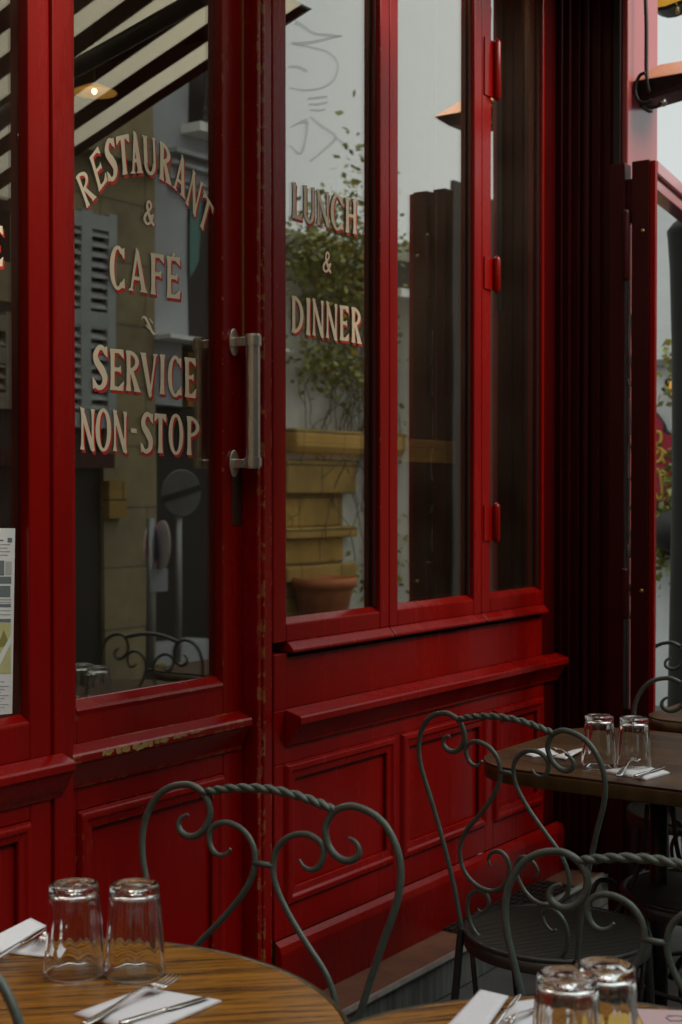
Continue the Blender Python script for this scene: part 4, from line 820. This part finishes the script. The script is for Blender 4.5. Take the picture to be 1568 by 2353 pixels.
# white wall with sign, bracket lamp and plants at the end of the view
XW = 8.6
ww = thing('white_wall', 'white rendered wall at the end of the terrace', 'wall', (XW + 0.2, 1.5, 0))
m = MB(); zt = on_x(1520, 452, XW).z; m.box(XW, XW + 0.4, -2.0, 8, 0, zt); m.build('render_face', M['white_wall'], ww)
m = MB(); a = on_x(1520, 838, XW); m.box(XW - 0.05, XW - 0.001, -2.0, 8, a.z - 0.012, a.z + 0.03); m.build('ledge', M['pole'], ww)
E_ = lambda px, py, d=0.05: on_x(*crop(1480, 880, 4.527, [(px, py)])[0], XW - d)
sg = thing('hanging_sign', 'dark red scalloped sign with yellow painted script on the white wall', 'sign', E_(700, 1250))
OUT = [(930, 1760), (925, 1100), (930, 920), (870, 915), (830, 880), (795, 790), (720, 690), (640, 640), (540, 690), (440, 720), (440, 1760)]
m = MB(); m.slab([E_(*p) for p in OUT], (0.045, 0, 0)); m.build('edge', M['black'], sg)
m = MB(); m.slab([E_(p[0] - (25 if p[0] > 800 else -10), p[1] + (18 if p[1] < 1500 else -14), 0.0515) for p in OUT], (0.001, 0, 0)); m.build('board', mat('sign_crimson', (0.42, 0.012, 0.04), 0.4), sg)
M['gold'] = mat('yellow_sign_paint', (0.55, 0.36, 0.04), 0.5); m = MB()
for pts in ([(690, 1060), (735, 1065), (785, 1000), (780, 920), (740, 905), (700, 960), (740, 1060), (800, 1110), (850, 1160)], [(700, 1180), (745, 1150), (750, 1110)], [(690, 1240), (760, 1240), (800, 1180), (800, 1110)], [(690, 1500), (720, 1600), (770, 1670), (800, 1600), (790, 1450), (770, 1360), (735, 1330), (715, 1400)], [(790, 1340), (850, 1390), (830, 1450), (890, 1500)], [(800, 1210), (830, 1260)]):
    m.tube([E_(*q, 0.055) for q in catmull(pts, 5)], 0.011, 6, ref=(1, 0, 0), flat=0.3)
m.build('script', M['gold'], sg)
br = thing('wall_bracket_lamp', 'black iron scroll bracket with a small amber lamp on the white wall', 'wall lamp', E_(940, 360))
m = MB()
m.tube([E_(880 + (62 - 4.2 * k) * math.cos(0.55 * k) , 335 + (62 - 4.2 * k) * math.sin(0.55 * k), 0.06) for k in range(13)], 0.010, 6)
m.tube([E_(*q, 0.06) for q in catmull([(800, 410), (835, 440), (890, 430), (940, 420), (1000, 420)], 5)], 0.011, 6); m.tube([E_(*q, 0.06) for q in catmull([(810, 420), (870, 480), (920, 530), (980, 590)], 5)], 0.009, 6); m.tube([E_(925, 285, 0.06), E_(1010, 300, 0.01)], 0.01, 6)
m.build('scroll', M['iron_dark'], br)
m = MB(); m.lathe([(0.001, 0.05), (0.03, 0.03), (0.035, -0.02), (0.02, -0.05), (0.001, -0.055)], E_(935, 390, 0.06), 14); m.build('lamp_glass', M['amber'], br)
cl = thing('climbing_plant', 'leafy plant with yellow flowers climbing the white wall around the sign', 'plant', E_(900, 1900, 0.1)); mg, my, ms = MB(), MB(), MB()
for px, py, ey, ez, n in ((935, 1400, 0.03, 0.10, 70), (900, 1120, 0.08, 0.05, 14), (830, 2090, 0.14, 0.10, 330), (760, 2040, 0.08, 0.08, 140), (920, 2130, 0.10, 0.12, 220), (920, 200, 0.05, 0.12, 60), (800, 1880, 0.12, 0.05, 50), (910, 1600, 0.03, 0.08, 24)):
    c = E_(px, py, 0.12); leaf_cloud(mg, c, (0.04, ey, ez), n, 0.055, rng); leaf_cloud(my, c, (0.05, ey, ez), n // 4, 0.045, rng)
for k in range(9): ms.tube(catmull([E_(rng.uniform(720, 940), 1700 + 90 * j + rng.uniform(-30, 30), 0.06) for j in range(5)], 4), 0.005, 4)
ms.tube([E_(*q, 0.07) for q in catmull([(720, 1880), (800, 1890), (880, 1870), (945, 1895)], 5)], 0.006, 5)
mg.build('foliage', M['leaf'], cl); my.build('yellow_flowers', M['leaf_y'], cl); ms.build('stems', M['stem'], cl)
c = E_(905, 2030, 0.2); bl = thing('round_planter', 'round dark planter among the leaves on the white wall', 'planter', c)
m = MB(); m.lathe([(0.001, -0.13), (0.07, -0.11), (0.125, -0.03), (0.12, 0.05), (0.07, 0.11), (0.001, 0.13)], c, 24); m.build('bowl', M['cloth'], bl)

# ================================================================== chairs
LEAN, SZ = 0.10, 0.427                                 # lean of the back, height of the seat
M['seat_mesh'] = mat('dark_green_seat_iron', (0.058, 0.062, 0.054), 0.45, metal=0.3)
OUTER = [(.150, .855), (.162, .850), (.169, .839), (.165, .828), (.151, .821), (.135, .823), (.120, .833), (.111, .848), (.108, .865), (.116, .884), (.128, .895), (.148, .902), (.167, .901), (.189, .895), (.211, .881), (.229, .857), (.239, .830), (.241, .800), (.235, .765), (.217, .712), (.199, .655), (.179, .590), (.164, .530), (.155, .480), (.150, .452)]
INNER = [(.064, .812), (.072, .803), (.085, .799), (.098, .804), (.106, .818), (.106, .834), (.096, .845), (.078, .851), (.058, .849), (.038, .840), (.023, .823), (.0175, .803), (.0195, .780), (.031, .755), (.055, .722), (.088, .686), (.118, .655), (.136, .628), (.142, .602), (.133, .571), (.101, .549), (.061, .545), (.029, .560), (.009, .590), (.013, .615), (.031, .626), (.053, .621), (.065, .606), (.057, .592)]
LOWER = [(.102, .503), (.092, .498), (.077, .507), (.069, .523), (.080, .538), (.100, .539), (.121, .526), (.131, .502), (.124, .469), (.100, .446), (.054, .434), (0, .431)]
def chair(label, loc, rz):
    t = thing('bistro_chair', label, 'chair', loc, rz, 'forged iron scroll chairs on the terrace')
    def P3(u, z):
        z = z if z > .65 else .65 - (.65 - z) * 1.115
        return (u, -(z - SZ) * LEAN, z)
    def bar(pts, r, tip, n=5, sgn=1, both=False):
        C = [P3(sgn * p[0], p[1]) for p in catmull(pts, n)]; k = len(C); q = n * tip
        rr = [r * (0.45 + 0.55 * min(1, i / q)) if i < q else r for i in range(k)]
        if both: rr = [min(a, r * (0.45 + 0.55 * min(1, (k - 1 - i) / q))) for i, a in enumerate(rr)]
        return C, rr
    for s in (-1, 1):
        m = MB(); C, rr = bar(OUTER, 0.0059, 3, sgn=s); m.tube(C, rr, 10, flat=0.8, ref=(0, 1, 0)); m.build('back_upright', M['iron'], t, local=True)
        m = MB(); C, rr = bar(INNER, 0.0051, 3, sgn=s, both=True); m.tube(C, rr, 10, flat=0.8, ref=(0, 1, 0)); m.build('back_scroll', M['iron'], t, local=True)
    m = MB(); C, rr = bar(LOWER + [(-u, z) for u, z in LOWER[-2::-1]], 0.0049, 3, both=True); m.tube(C, rr, 10, flat=0.8, ref=(0, 1, 0)); m.build('lower_scroll', M['iron'], t, local=True)
    RP = [(-.124, .893), (-.098, .8995), (-.062, .9065), (-.02, .911), (.02, .911), (.062, .9065), (.098, .8995), (.124, .893)]
    C = catmull(RP, 14); m = MB()
    for ph in (0, math.pi):
        pts = []
        for i, p in enumerate(C):
            a = ph + i * 0.36; k = min(1, min(i, len(C) - 1 - i) / 8); q = P3(p[0], p[1]); pts.append((q[0], q[1] + 0.0026 * k * math.cos(a), q[2] + 0.0026 * k * math.sin(a)))
        m.tube(pts, 0.0052, 8)
    m.build('twisted_top_rail', M['iron'], t, local=True)
    m = MB(); m.tube([P3(-.019, .796), P3(.019, .796)], 0.0048, 8); m.build('back_link', M['iron'], t, local=True)
    cx, cy, r = 0, 0.138, 0.195
    m = MB(); ring_ = [(cx + r * math.cos(a), cy + r * math.sin(a), SZ - 0.001) for a in np.linspace(0, 2 * math.pi, 64, endpoint=False)]; m.tube(ring_, 0.0075, 8, closed=True)
    m.lathe([(r + 0.004, SZ - 0.03), (r + 0.006, SZ - 0.004), (r - 0.003, SZ - 0.004), (r - 0.002, SZ - 0.03), (r + 0.004, SZ - 0.03)], (cx, cy, 0), 64); seat = m.build('seat', M['iron_dark'], t, local=True)
    m = MB(); 
    for k in range(-21, 22):
        d = k * 0.0090; h = math.sqrt(max(0, (r - 0.003) ** 2 - d * d))
        if h > 0.01:
            for ang, z, wd in ((R(35), SZ + 0.0015, 0.0026), (R(-35), SZ - 0.0025, 0.0022)):
                if ang < 0 and k % 2: continue
                c_, s_ = math.cos(ang), math.sin(ang); p = lambda a, b: (cx + a * c_ - b * s_, cy + a * s_ + b * c_, z)
                m.slab([p(-h, d - wd), p(h, d - wd), p(h, d + wd), p(-h, d + wd)], (0, 0, -0.002))
    m.build('seat_mesh', M['seat_mesh'], seat, local=True)
    for s in (-1, 1):
        m = MB(); m.tube(catmull([(s * .150, 0, SZ + .006), (s * .152, -.005, .40), (s * .155, -.025, .25), (s * .165, -.06, .10), (s * .18, -.085, .004)], 6), 0.0085, 8); m.build('leg', M['iron_dark'], t, local=True)
        m = MB(); m.tube(catmull([(s * .125, .285, SZ - .01), (s * .128, .295, .36), (s * .135, .31, .2), (s * .15, .335, .08), (s * .165, .355, .004)], 6), 0.0085, 8); m.build('leg', M['iron_dark'], t, local=True)
    m = MB(); m.tube([(cx + .165 * math.cos(a), cy + 0.005 + .180 * math.sin(a), 0.225) for a in np.linspace(0, 2 * math.pi, 48, endpoint=False)], 0.0065, 8, closed=True)
    for a in (0.35, 1.1, 2.05, 2.8, 4.1, 5.3): m.tube([(cx + .190 * math.cos(a), cy + .190 * math.sin(a), SZ - .02), (cx + .168 * math.cos(a), cy + .005 + .182 * math.sin(a), 0.225)], 0.006, 6)
    m.build('stretcher', M['iron_dark'], t, local=True)
    return t
def seat_at(mid, deg):                                # root of a chair whose back top has its middle at mid
    a = R(deg); f = Vector((-math.sin(a), math.cos(a), 0)); return Vector((mid.x, mid.y, 0)) + f * LEAN * 0.473
G_ = 'forged iron scroll chairs on the terrace'
c1 = chair('scroll-backed iron chair facing the round wooden table in front of the door', seat_at(Vector((1.755, -0.745, 0)), 94), R(94))
c2 = dup(c1, seat_at(Vector((2.589, -0.715, 0)), -99.9), R(-99.9), 'dark scroll-backed iron chair with its mesh seat in full view, beside the red panels', G_)
def from_left(p, deg, s=1): a = R(deg); u = Vector((math.cos(a), math.sin(a), 0)); return Vector((p.x, p.y, 0)) + u * 0.165 * s
q = on_z(1274, 1958, 0.858); c3 = dup(c1, seat_at(from_left(q, 91.7, -0.953), 91.7), R(91.7), 'pale lit iron chair behind the glasses and napkin at the bottom right corner', G_)
c3.scale = (0.953,) * 3
q = on_z(1527, 1560, 0.90); c4 = dup(c1, seat_at(from_left(q, 94, -1), 94), R(94), 'iron chair tucked under the far dark wooden table', G_)
q = on_z(1534, 1478, 0.90); c5 = dup(c1, seat_at(from_left(q, 90, -1), 90), R(90), 'farthest iron chair, standing against the white wall past the red screen', G_)
q = on_z(-52, 2206, 0.90); c6 = dup(c1, seat_at(from_left(q, -99, -1), -99), R(-99), 'iron chair at the bottom left corner with only one curled upright showing', G_)

# ================================================================== tables
def pedestal(t, h, M_=None):
    m = MB(); m.tube([(0, 0, 0.06), (0, 0, h)], 0.022, 14).lathe([(0.001, 0.0), (0.20, 0.0), (0.20, 0.012), (0.06, 0.03), (0.035, 0.06), (0.022, 0.08)], n=32); m.build('pedestal', M['iron_dark'], t, local=True)
    for k in range(3):
        a = R(30 + 120 * k); P = lambda r, z: (r * math.cos(a), r * math.sin(a), z)
        m = MB(); m.tube([P(r, z) for r, z in catmull([(.035, .62), (.05, .50), (.10, .40), (.16, .35), (.20, .39), (.18, .45), (.13, .44), (.135, .40)], 5)], 0.006, 8)
        m.tube([P(r, z) for r, z in catmull([(.03, .20), (.08, .27), (.15, .25), (.20, .16), (.25, .06), (.29, .012)], 5)], 0.008, 8)
        m.tube([P(.11 + .055 * math.cos(t_), .17 + .055 * math.sin(t_)) for t_ in np.linspace(0.4, 5.6, 20)], 0.005, 6); m.build('scroll_brace', M['iron_dark'], t, local=True)
def round_table(label, c, r, rz):
    t = thing('bistro_table', label, 'table', (c[0], c[1], 0), rz, 'bistro tables on the terrace')
    m = MB(); m.lathe([(0.0005, 0.74), (r - 0.006, 0.74), (r - 0.004, 0.7385), (r - 0.004, 0.716), (0.0005, 0.716)], n=96, smooth=False); m.build('tabletop', M['wood'], t, local=True)
    m = MB(); m.lathe([(r - 0.0038, 0.7392), (r - 0.002, 0.7404), (r + 0.001, 0.7404), (r + 0.0025, 0.738), (r + 0.0025, 0.708), (r - 0.0038, 0.708)], n=96); m.build('rim', M['rim'], t, local=True)
    pedestal(t, 0.716); return t
round_table('round varnished wooden table with a black rim in front of the door', (1.138, -0.866), 0.380, R(-47))
round_table('round wooden table at the bottom right corner set with a pink menu card', (1.325, -1.48), 0.345, R(-40))
def rrect(x0, x1, y0, y1, r, n=8):
    o = []
    for cx_, cy_, a0 in ((x1 - r, y1 - r, 0), (x0 + r, y1 - r, 90), (x0 + r, y0 + r, 180), (x1 - r, y0 + r, 270)):
        o += [(cx_ + r * math.cos(R(a0 + 90 * k / n)), cy_ + r * math.sin(R(a0 + 90 * k / n))) for k in range(n + 1)]
    return o
T2 = (3.26, -0.78)
t = thing('bistro_table', 'thick dark wooden table on a scrolled iron foot, farther along the red front', 'table', (T2[0], T2[1], 0), 0, 'bistro tables on the terrace')
m = MB(); m.prism_z(rrect(-0.37, 0.30, -0.36, 0.34, 0.15), 0.7385, 0.7405); m.prism_z(rrect(-0.367, 0.297, -0.357, 0.337, 0.147), 0.735, 0.7384); m.build('tabletop', M['wood_dark'], t, local=True)
m = MB(); m.prism_z(rrect(-0.37, 0.30, -0.36, 0.34, 0.15), 0.703, 0.7348, smooth=True); m.build('table_edge', M['wood_edge'], t, local=True, bevel=0.002)
pedestal(t, 0.703)
q = on_z(1560, 1640, 0.74)
t = thing('bistro_table', 'farthest table, its pale top just showing beside the red screen', 'table', (q.x + 0.22, q.y - 0.28, 0), 0, 'bistro tables on the terrace')
m = MB(); m.prism_z(rrect(-0.35, 0.35, -0.35, 0.35, 0.10), 0.735, 0.74); m.build('tabletop', M['wood_dark'], t, local=True)
m = MB(); m.prism_z(rrect(-0.35, 0.35, -0.35, 0.35, 0.10), 0.695, 0.7348, smooth=True); m.build('table_edge', M['wood_edge'], t, local=True)
pedestal(t, 0.695)

# ================================================================== table settings
ZT_ = 0.7408
def tumbler_mesh():
    def fl(a, z, j):
        if j < 100: pass
        k = max(0.0, min(1.0, (z - 0.026) / 0.012)) * max(0.0, min(1.0, (0.108 - z) / 0.01))
        return 1 - 0.055 * k * abs(math.cos(4.5 * a)) ** 1.0 * (1 if True else 0) + 0.025 * k
    prof_o = [(0.0392, 0.0), (0.0405, 0.0008), (0.0410, 0.003), (0.0402, 0.012), (0.0392, 0.024), (0.0388, 0.030), (0.0384, 0.036), (0.0372, 0.052), (0.0358, 0.070), (0.0344, 0.088), (0.0334, 0.100), (0.0330, 0.106), (0.0328, 0.110), (0.0325, 0.115), (0.0315, 0.118), (0.028, 0.1188), (0.025, 0.1165), (0.012, 0.1155), (0.0004, 0.1155)]
    prof_i = [(0.0004, 0.1075), (0.018, 0.1075), (0.0260, 0.1065), (0.0288, 0.1015), (0.0298, 0.088), (0.0315, 0.070), (0.0332, 0.050), (0.0350, 0.030), (0.0368, 0.012), (0.0380, 0.002), (0.0385, 0.0)]
    m = MB(); n = 72
    m.lathe(prof_o + prof_i + [prof_o[0]], n=n, mod=None)
    for i, p in enumerate(m.v):
        j = i // n
        if j < len(prof_o):
            a = math.atan2(p[1], p[0]); q = fl(a, p[2], 0); m.v[i] = (p[0] * q, p[1] * q, p[2])
    return m
TG = None
def tumbler(px, py, z, label, s=1.0):
    global TG
    c = on_z(px, py, z); c.z = ZT_ + 0.0003
    if TG is None:
        TG = tag(tumbler_mesh().build('tumbler', M['tumbler'], None, local=True, weld=True), label, 'glass', 'upturned water tumblers'); o = TG
    else:
        o = TG.copy(); col.objects.link(o); o['label'] = label
    o.location = c; o.rotation_euler = (0, 0, random.uniform(0, 0.7)); o.scale = (s, s, 1); return o
HT = ZT_ + 0.118
tumbler(171, 2236, ZT_, 'upturned clear tumbler on the round table by the door, nearer the folded napkin'); tumbler(310, 2237, ZT_, 'upturned clear tumbler on the round table by the door, nearer the iron chair')
tumbler(1377, 1762, ZT_, 'upturned tumbler on the far dark table, on bare wood beside the chair back'); tumbler(1457, 1768, ZT_, 'upturned tumbler on the far dark table, standing behind the fork on the napkin')
a_, b_ = crop(1100, 2100, 2.587, [(825, 872), (1072, 815)])
tumbler(*a_, HT, 'nearer of the two upturned tumblers at the bottom right corner'); tumbler(*b_, HT, 'upturned tumbler at the bottom right corner, the one behind its twin')
def napkin(pts, label, lift=(0, 0, 0, 0), z=ZT_, th=0.005, cat='napkin'):
    P = [on_z(x, y, z + l) for (x, y), l in zip(pts, lift)]; c = sum(P, Vector()) / 4
    t = tag(bpy.data.objects.new('napkin', None), None); bpy.data.objects.remove(t)
    m = MB(); n = 10; top = []; 
    bow = 0.0015
    for j in range(n + 1):
        for i in range(n + 1):
            u, v = i / n, j / n; p = P[0] * (1 - u) * (1 - v) + P[1] * u * (1 - v) + P[2] * u * v + P[3] * (1 - u) * v
            e = min(u, 1 - u, v, 1 - v); top.append(p + Vector((0, 0, th * min(1, e * 12) ** 0.5 * 0.55 + bow * math.sin(7 * u + 3 * v) * e + th * 0.45)))
    fs = [(j * (n + 1) + i, j * (n + 1) + i + 1, (j + 1) * (n + 1) + i + 1, (j + 1) * (n + 1) + i) for j in range(n) for i in range(n)]
    bot = [Vector((p.x, p.y, P[0].z * 0 + min(z + 0.0005, p.z - 0.001))) for p in top]
    for k, p in enumerate(bot):
        u, v = (k % (n + 1)) / n, (k // (n + 1)) / n; p.z = z + 0.0004 + (lift[0] * (1 - u) * (1 - v) + lift[1] * u * (1 - v) + lift[2] * u * v + lift[3] * (1 - u) * v)
    Nn = (n + 1) ** 2; m.add(top + bot, fs + [tuple(Nn + i for i in f[::-1]) for f in fs], True)
    ed = [i for i in range(n)] + [(j * (n + 1) + n) for j in range(n)] + [n * (n + 1) + n - i for i in range(n)] + [(n - j) * (n + 1) for j in range(n)]
    o0 = 0
    for a, b in zip(ed, ed[1:] + ed[:1]): m.f.append([b, a, Nn + a, Nn + b]); m.sm.append(False)
    # fold line: a second, slightly smaller leaf underneath reads at the edge
    o = m.build('napkin', M['napkin'], None, local=True, weld=True); return tag(o, label, cat, 'folded paper napkins')
K4 = lambda p: crop(0, 2180, 2.8, p)
napkin(K4([(515, 1006), (1018, 824), (1552, 914), (1010, 1150)]), 'white folded napkin under the fork and knife on the round table by the door', th=0.006)
napkin(K4([(-130, 505), (215, 330), (325, 385), (20, 585)]), 'white folded napkin curling up at the left edge behind the tumblers', lift=(0.012, 0.014, 0.004, 0.0), th=0.004)
napkin(K4([(60, 575), (250, 480), (420, 540), (345, 605)]), 'white paper napkin lying flat beneath the fork beside the left tumbler', th=0.003)
E2 = lambda p: crop(1000, 1760, 2.703, p); G2 = lambda p: crop(1400, 1560, 4.706, p); F2 = lambda p: crop(1100, 2100, 2.587, p)
napkin(E2([(800, 330), (1000, 300), (1080, 345), (900, 362)]), 'cream napkin at the back of the far dark table, under a fork', th=0.004)
napkin(E2([(1040, 362), (1180, 318), (1262, 300), (1120, 378)]), 'cream napkin on the far dark table running up to the tumblers', lift=(0, 0.004, 0.012, 0.002), th=0.004)
napkin(G2([(500, 1745), (1000, 1700), (1295, 1765), (1010, 1845)]), 'cream napkin at the front edge of the far dark table', th=0.008)
napkin(F2([(30, 1230), (262, 978), (445, 1022), (300, 1230)]), 'tall folded white napkin at the bottom right table, left of the knife', lift=(0, 0.004, 0.004, 0), th=0.005)
napkin(F2([(320, 1230), (460, 1060), (640, 1035), (620, 1230)]), 'white napkin under the cutlery at the bottom right table', th=0.004)
def along(pA, pB, z, zl=0.0):
    A0, B0 = on_z(*pA, z), on_z(*pB, z + zl); d = B0 - A0; return A0, d.length, math.atan2(d.y, d.x), math.atan2(zl, math.hypot(d.x, d.y))
def strip(m, rows, th):                               # (x, half width, z) stations of a flat bar
    vs = []
    for x, hw, z in rows: vs += [(x, -hw, z), (x, -hw * 0.6, z + th * 0.5), (x, hw * 0.6, z + th * 0.5), (x, hw, z), (x, hw * 0.6, z - th * 0.5), (x, -hw * 0.6, z - th * 0.5)]
    n = len(rows); m.add(vs, [(i * 6 + k, i * 6 + (k + 1) % 6, (i + 1) * 6 + (k + 1) % 6, (i + 1) * 6 + k) for i in range(n - 1) for k in range(6)] + [tuple(range(5, -1, -1)), tuple(range((n - 1) * 6, n * 6))], True)
def fork(pA, pB, z, label, zl=0.0):
    A0, Ln, a, e = along(pA, pB, z, zl); t = thing('fork', label, 'fork', A0, 0, 'steel forks'); t.rotation_euler = (0, -e, a); s = Ln / 0.20
    m = MB(); strip(m, [(0, .007, .002), (.004, .0095, .002), (.03, .0085, .003), (.07, .005, .007), (.10, .0034, .0115), (.122, .0034, .013), (.132, .006, .012), (.142, .0105, .009)], 0.0028)
    m.v = [(x * s, y * s, q * s) for x, y, q in m.v]; m.build('handle', M['cutlery'], t, local=True)
    m = MB(); strip(m, [(.1415, .0106, .009), (.147, .0122, .0075), (.156, .0126, .006)], 0.0022)
    for k in range(4):
        y = -.0105 + k * .007; rows = [(.155, .0017, .006), (.17, .0016, .0045), (.185, .0015, .006), (.20, .0009, .010)]; mm = MB(); strip(mm, rows, 0.002); m.add([(x, q + y, zz_) for x, q, zz_ in mm.v], mm.f, True)
    m.v = [(x * s, y * s, q * s) for x, y, q in m.v]; m.build('tines', M['cutlery'], t, local=True); return t
def knife(pA, pB, z, label, zl=0.0):
    A0, Ln, a, e = along(pA, pB, z, zl); t = thing('knife', label, 'knife', A0, 0, 'steel knives'); t.rotation_euler = (0, -e, a); s = Ln / 0.22
    m = MB(); strip(m, [(0, .006, .004), (.003, .0085, .004), (.02, .0082, .004), (.075, .0062, .004), (.105, .0045, .004), (.112, .0055, .004)], 0.007); m.v = [(x * s, y * s, q * s) for x, y, q in m.v]; m.build('handle', M['cutlery'], t, local=True)
    m = MB(); strip(m, [(.112, .004, .004), (.118, .0085, .004), (.15, .0095, .004), (.19, .0085, .004), (.21, .005, .004), (.22, .0008, .004)], 0.0016); m.v = [(x * s, y * s, q * s) for x, y, q in m.v]; m.build('blade', M['cutlery'], t, local=True); return t
zn = ZT_ + 0.006
fork(*K4([(590, 1075), (1225, 765)]), zn, 'steel fork on the white napkin of the round table by the door', 0.004)
knife(*K4([(840, 1075), (1475, 884)]), zn, 'steel knife beside the fork on the round table by the door', 0.001)
fork(*K4([(440, 325), (262, 545)]), ZT_ + 0.008, 'steel fork lying tines toward us behind the left tumbler')
knife(*K4([(-60, 640), (330, 398)]), ZT_ + 0.006, 'steel knife against the napkin at the left edge', 0.006)
fork(*E2([(1165, 348), (1045, 302)]), ZT_ + 0.006, 'steel fork on the cream napkin at the back of the far dark table', 0.004)
fork(*G2([(690, 1795), (905, 1600)]), ZT_ + 0.010, 'steel fork on the front napkin of the far dark table', 0.004)
knife(*G2([(885, 1805), (1240, 1690)]), ZT_ + 0.010, 'steel knife on the front napkin of the far dark table')
knife(*F2([(345, 1225), (525, 1000)]), ZT_ + 0.012, 'steel knife resting against the napkin at the bottom right table', 0.012)
fork(*F2([(690, 1070), (360, 1235)]), ZT_ + 0.006, 'steel fork on the napkin at the bottom right table', 0.0)
# paper mat and menu card
mc_ = [on_z(*p, ZT_ + 0.0005) for p in F2([(950, 1230), (1010, 1120), (1280, 1105), (1360, 1240)])]
tag(MB().slab(mc_, (0, 0, 0.0012)).build('paper_mat', mat('yellow_paper', (0.62, 0.42, 0.08), 0.8), None), 'yellow paper mat under the tumblers at the bottom right corner', 'paper mat')
pc = [on_z(*p, ZT_ + 0.002) for p in F2([(1345, 1245), (1268, 1098), (1640, 1112), (1800, 1260)])]
mcd = thing('menu_card', 'pale pink printed menu card at the bottom right corner', 'menu', pc[1]); MB().slab(pc, (0, 0, 0.001)).build('card', mat('pink_card', (0.62, 0.44, 0.46), 0.7), mcd)
m = MB(); m.tube([on_z(*p, ZT_ + 0.0034) for p in F2([(1470, 1140), (1540, 1138), (1590, 1150), (1560, 1172), (1490, 1170), (1465, 1150)])], 0.0012, 5, flat=0.4); m.build('print', M['ink'], mcd)
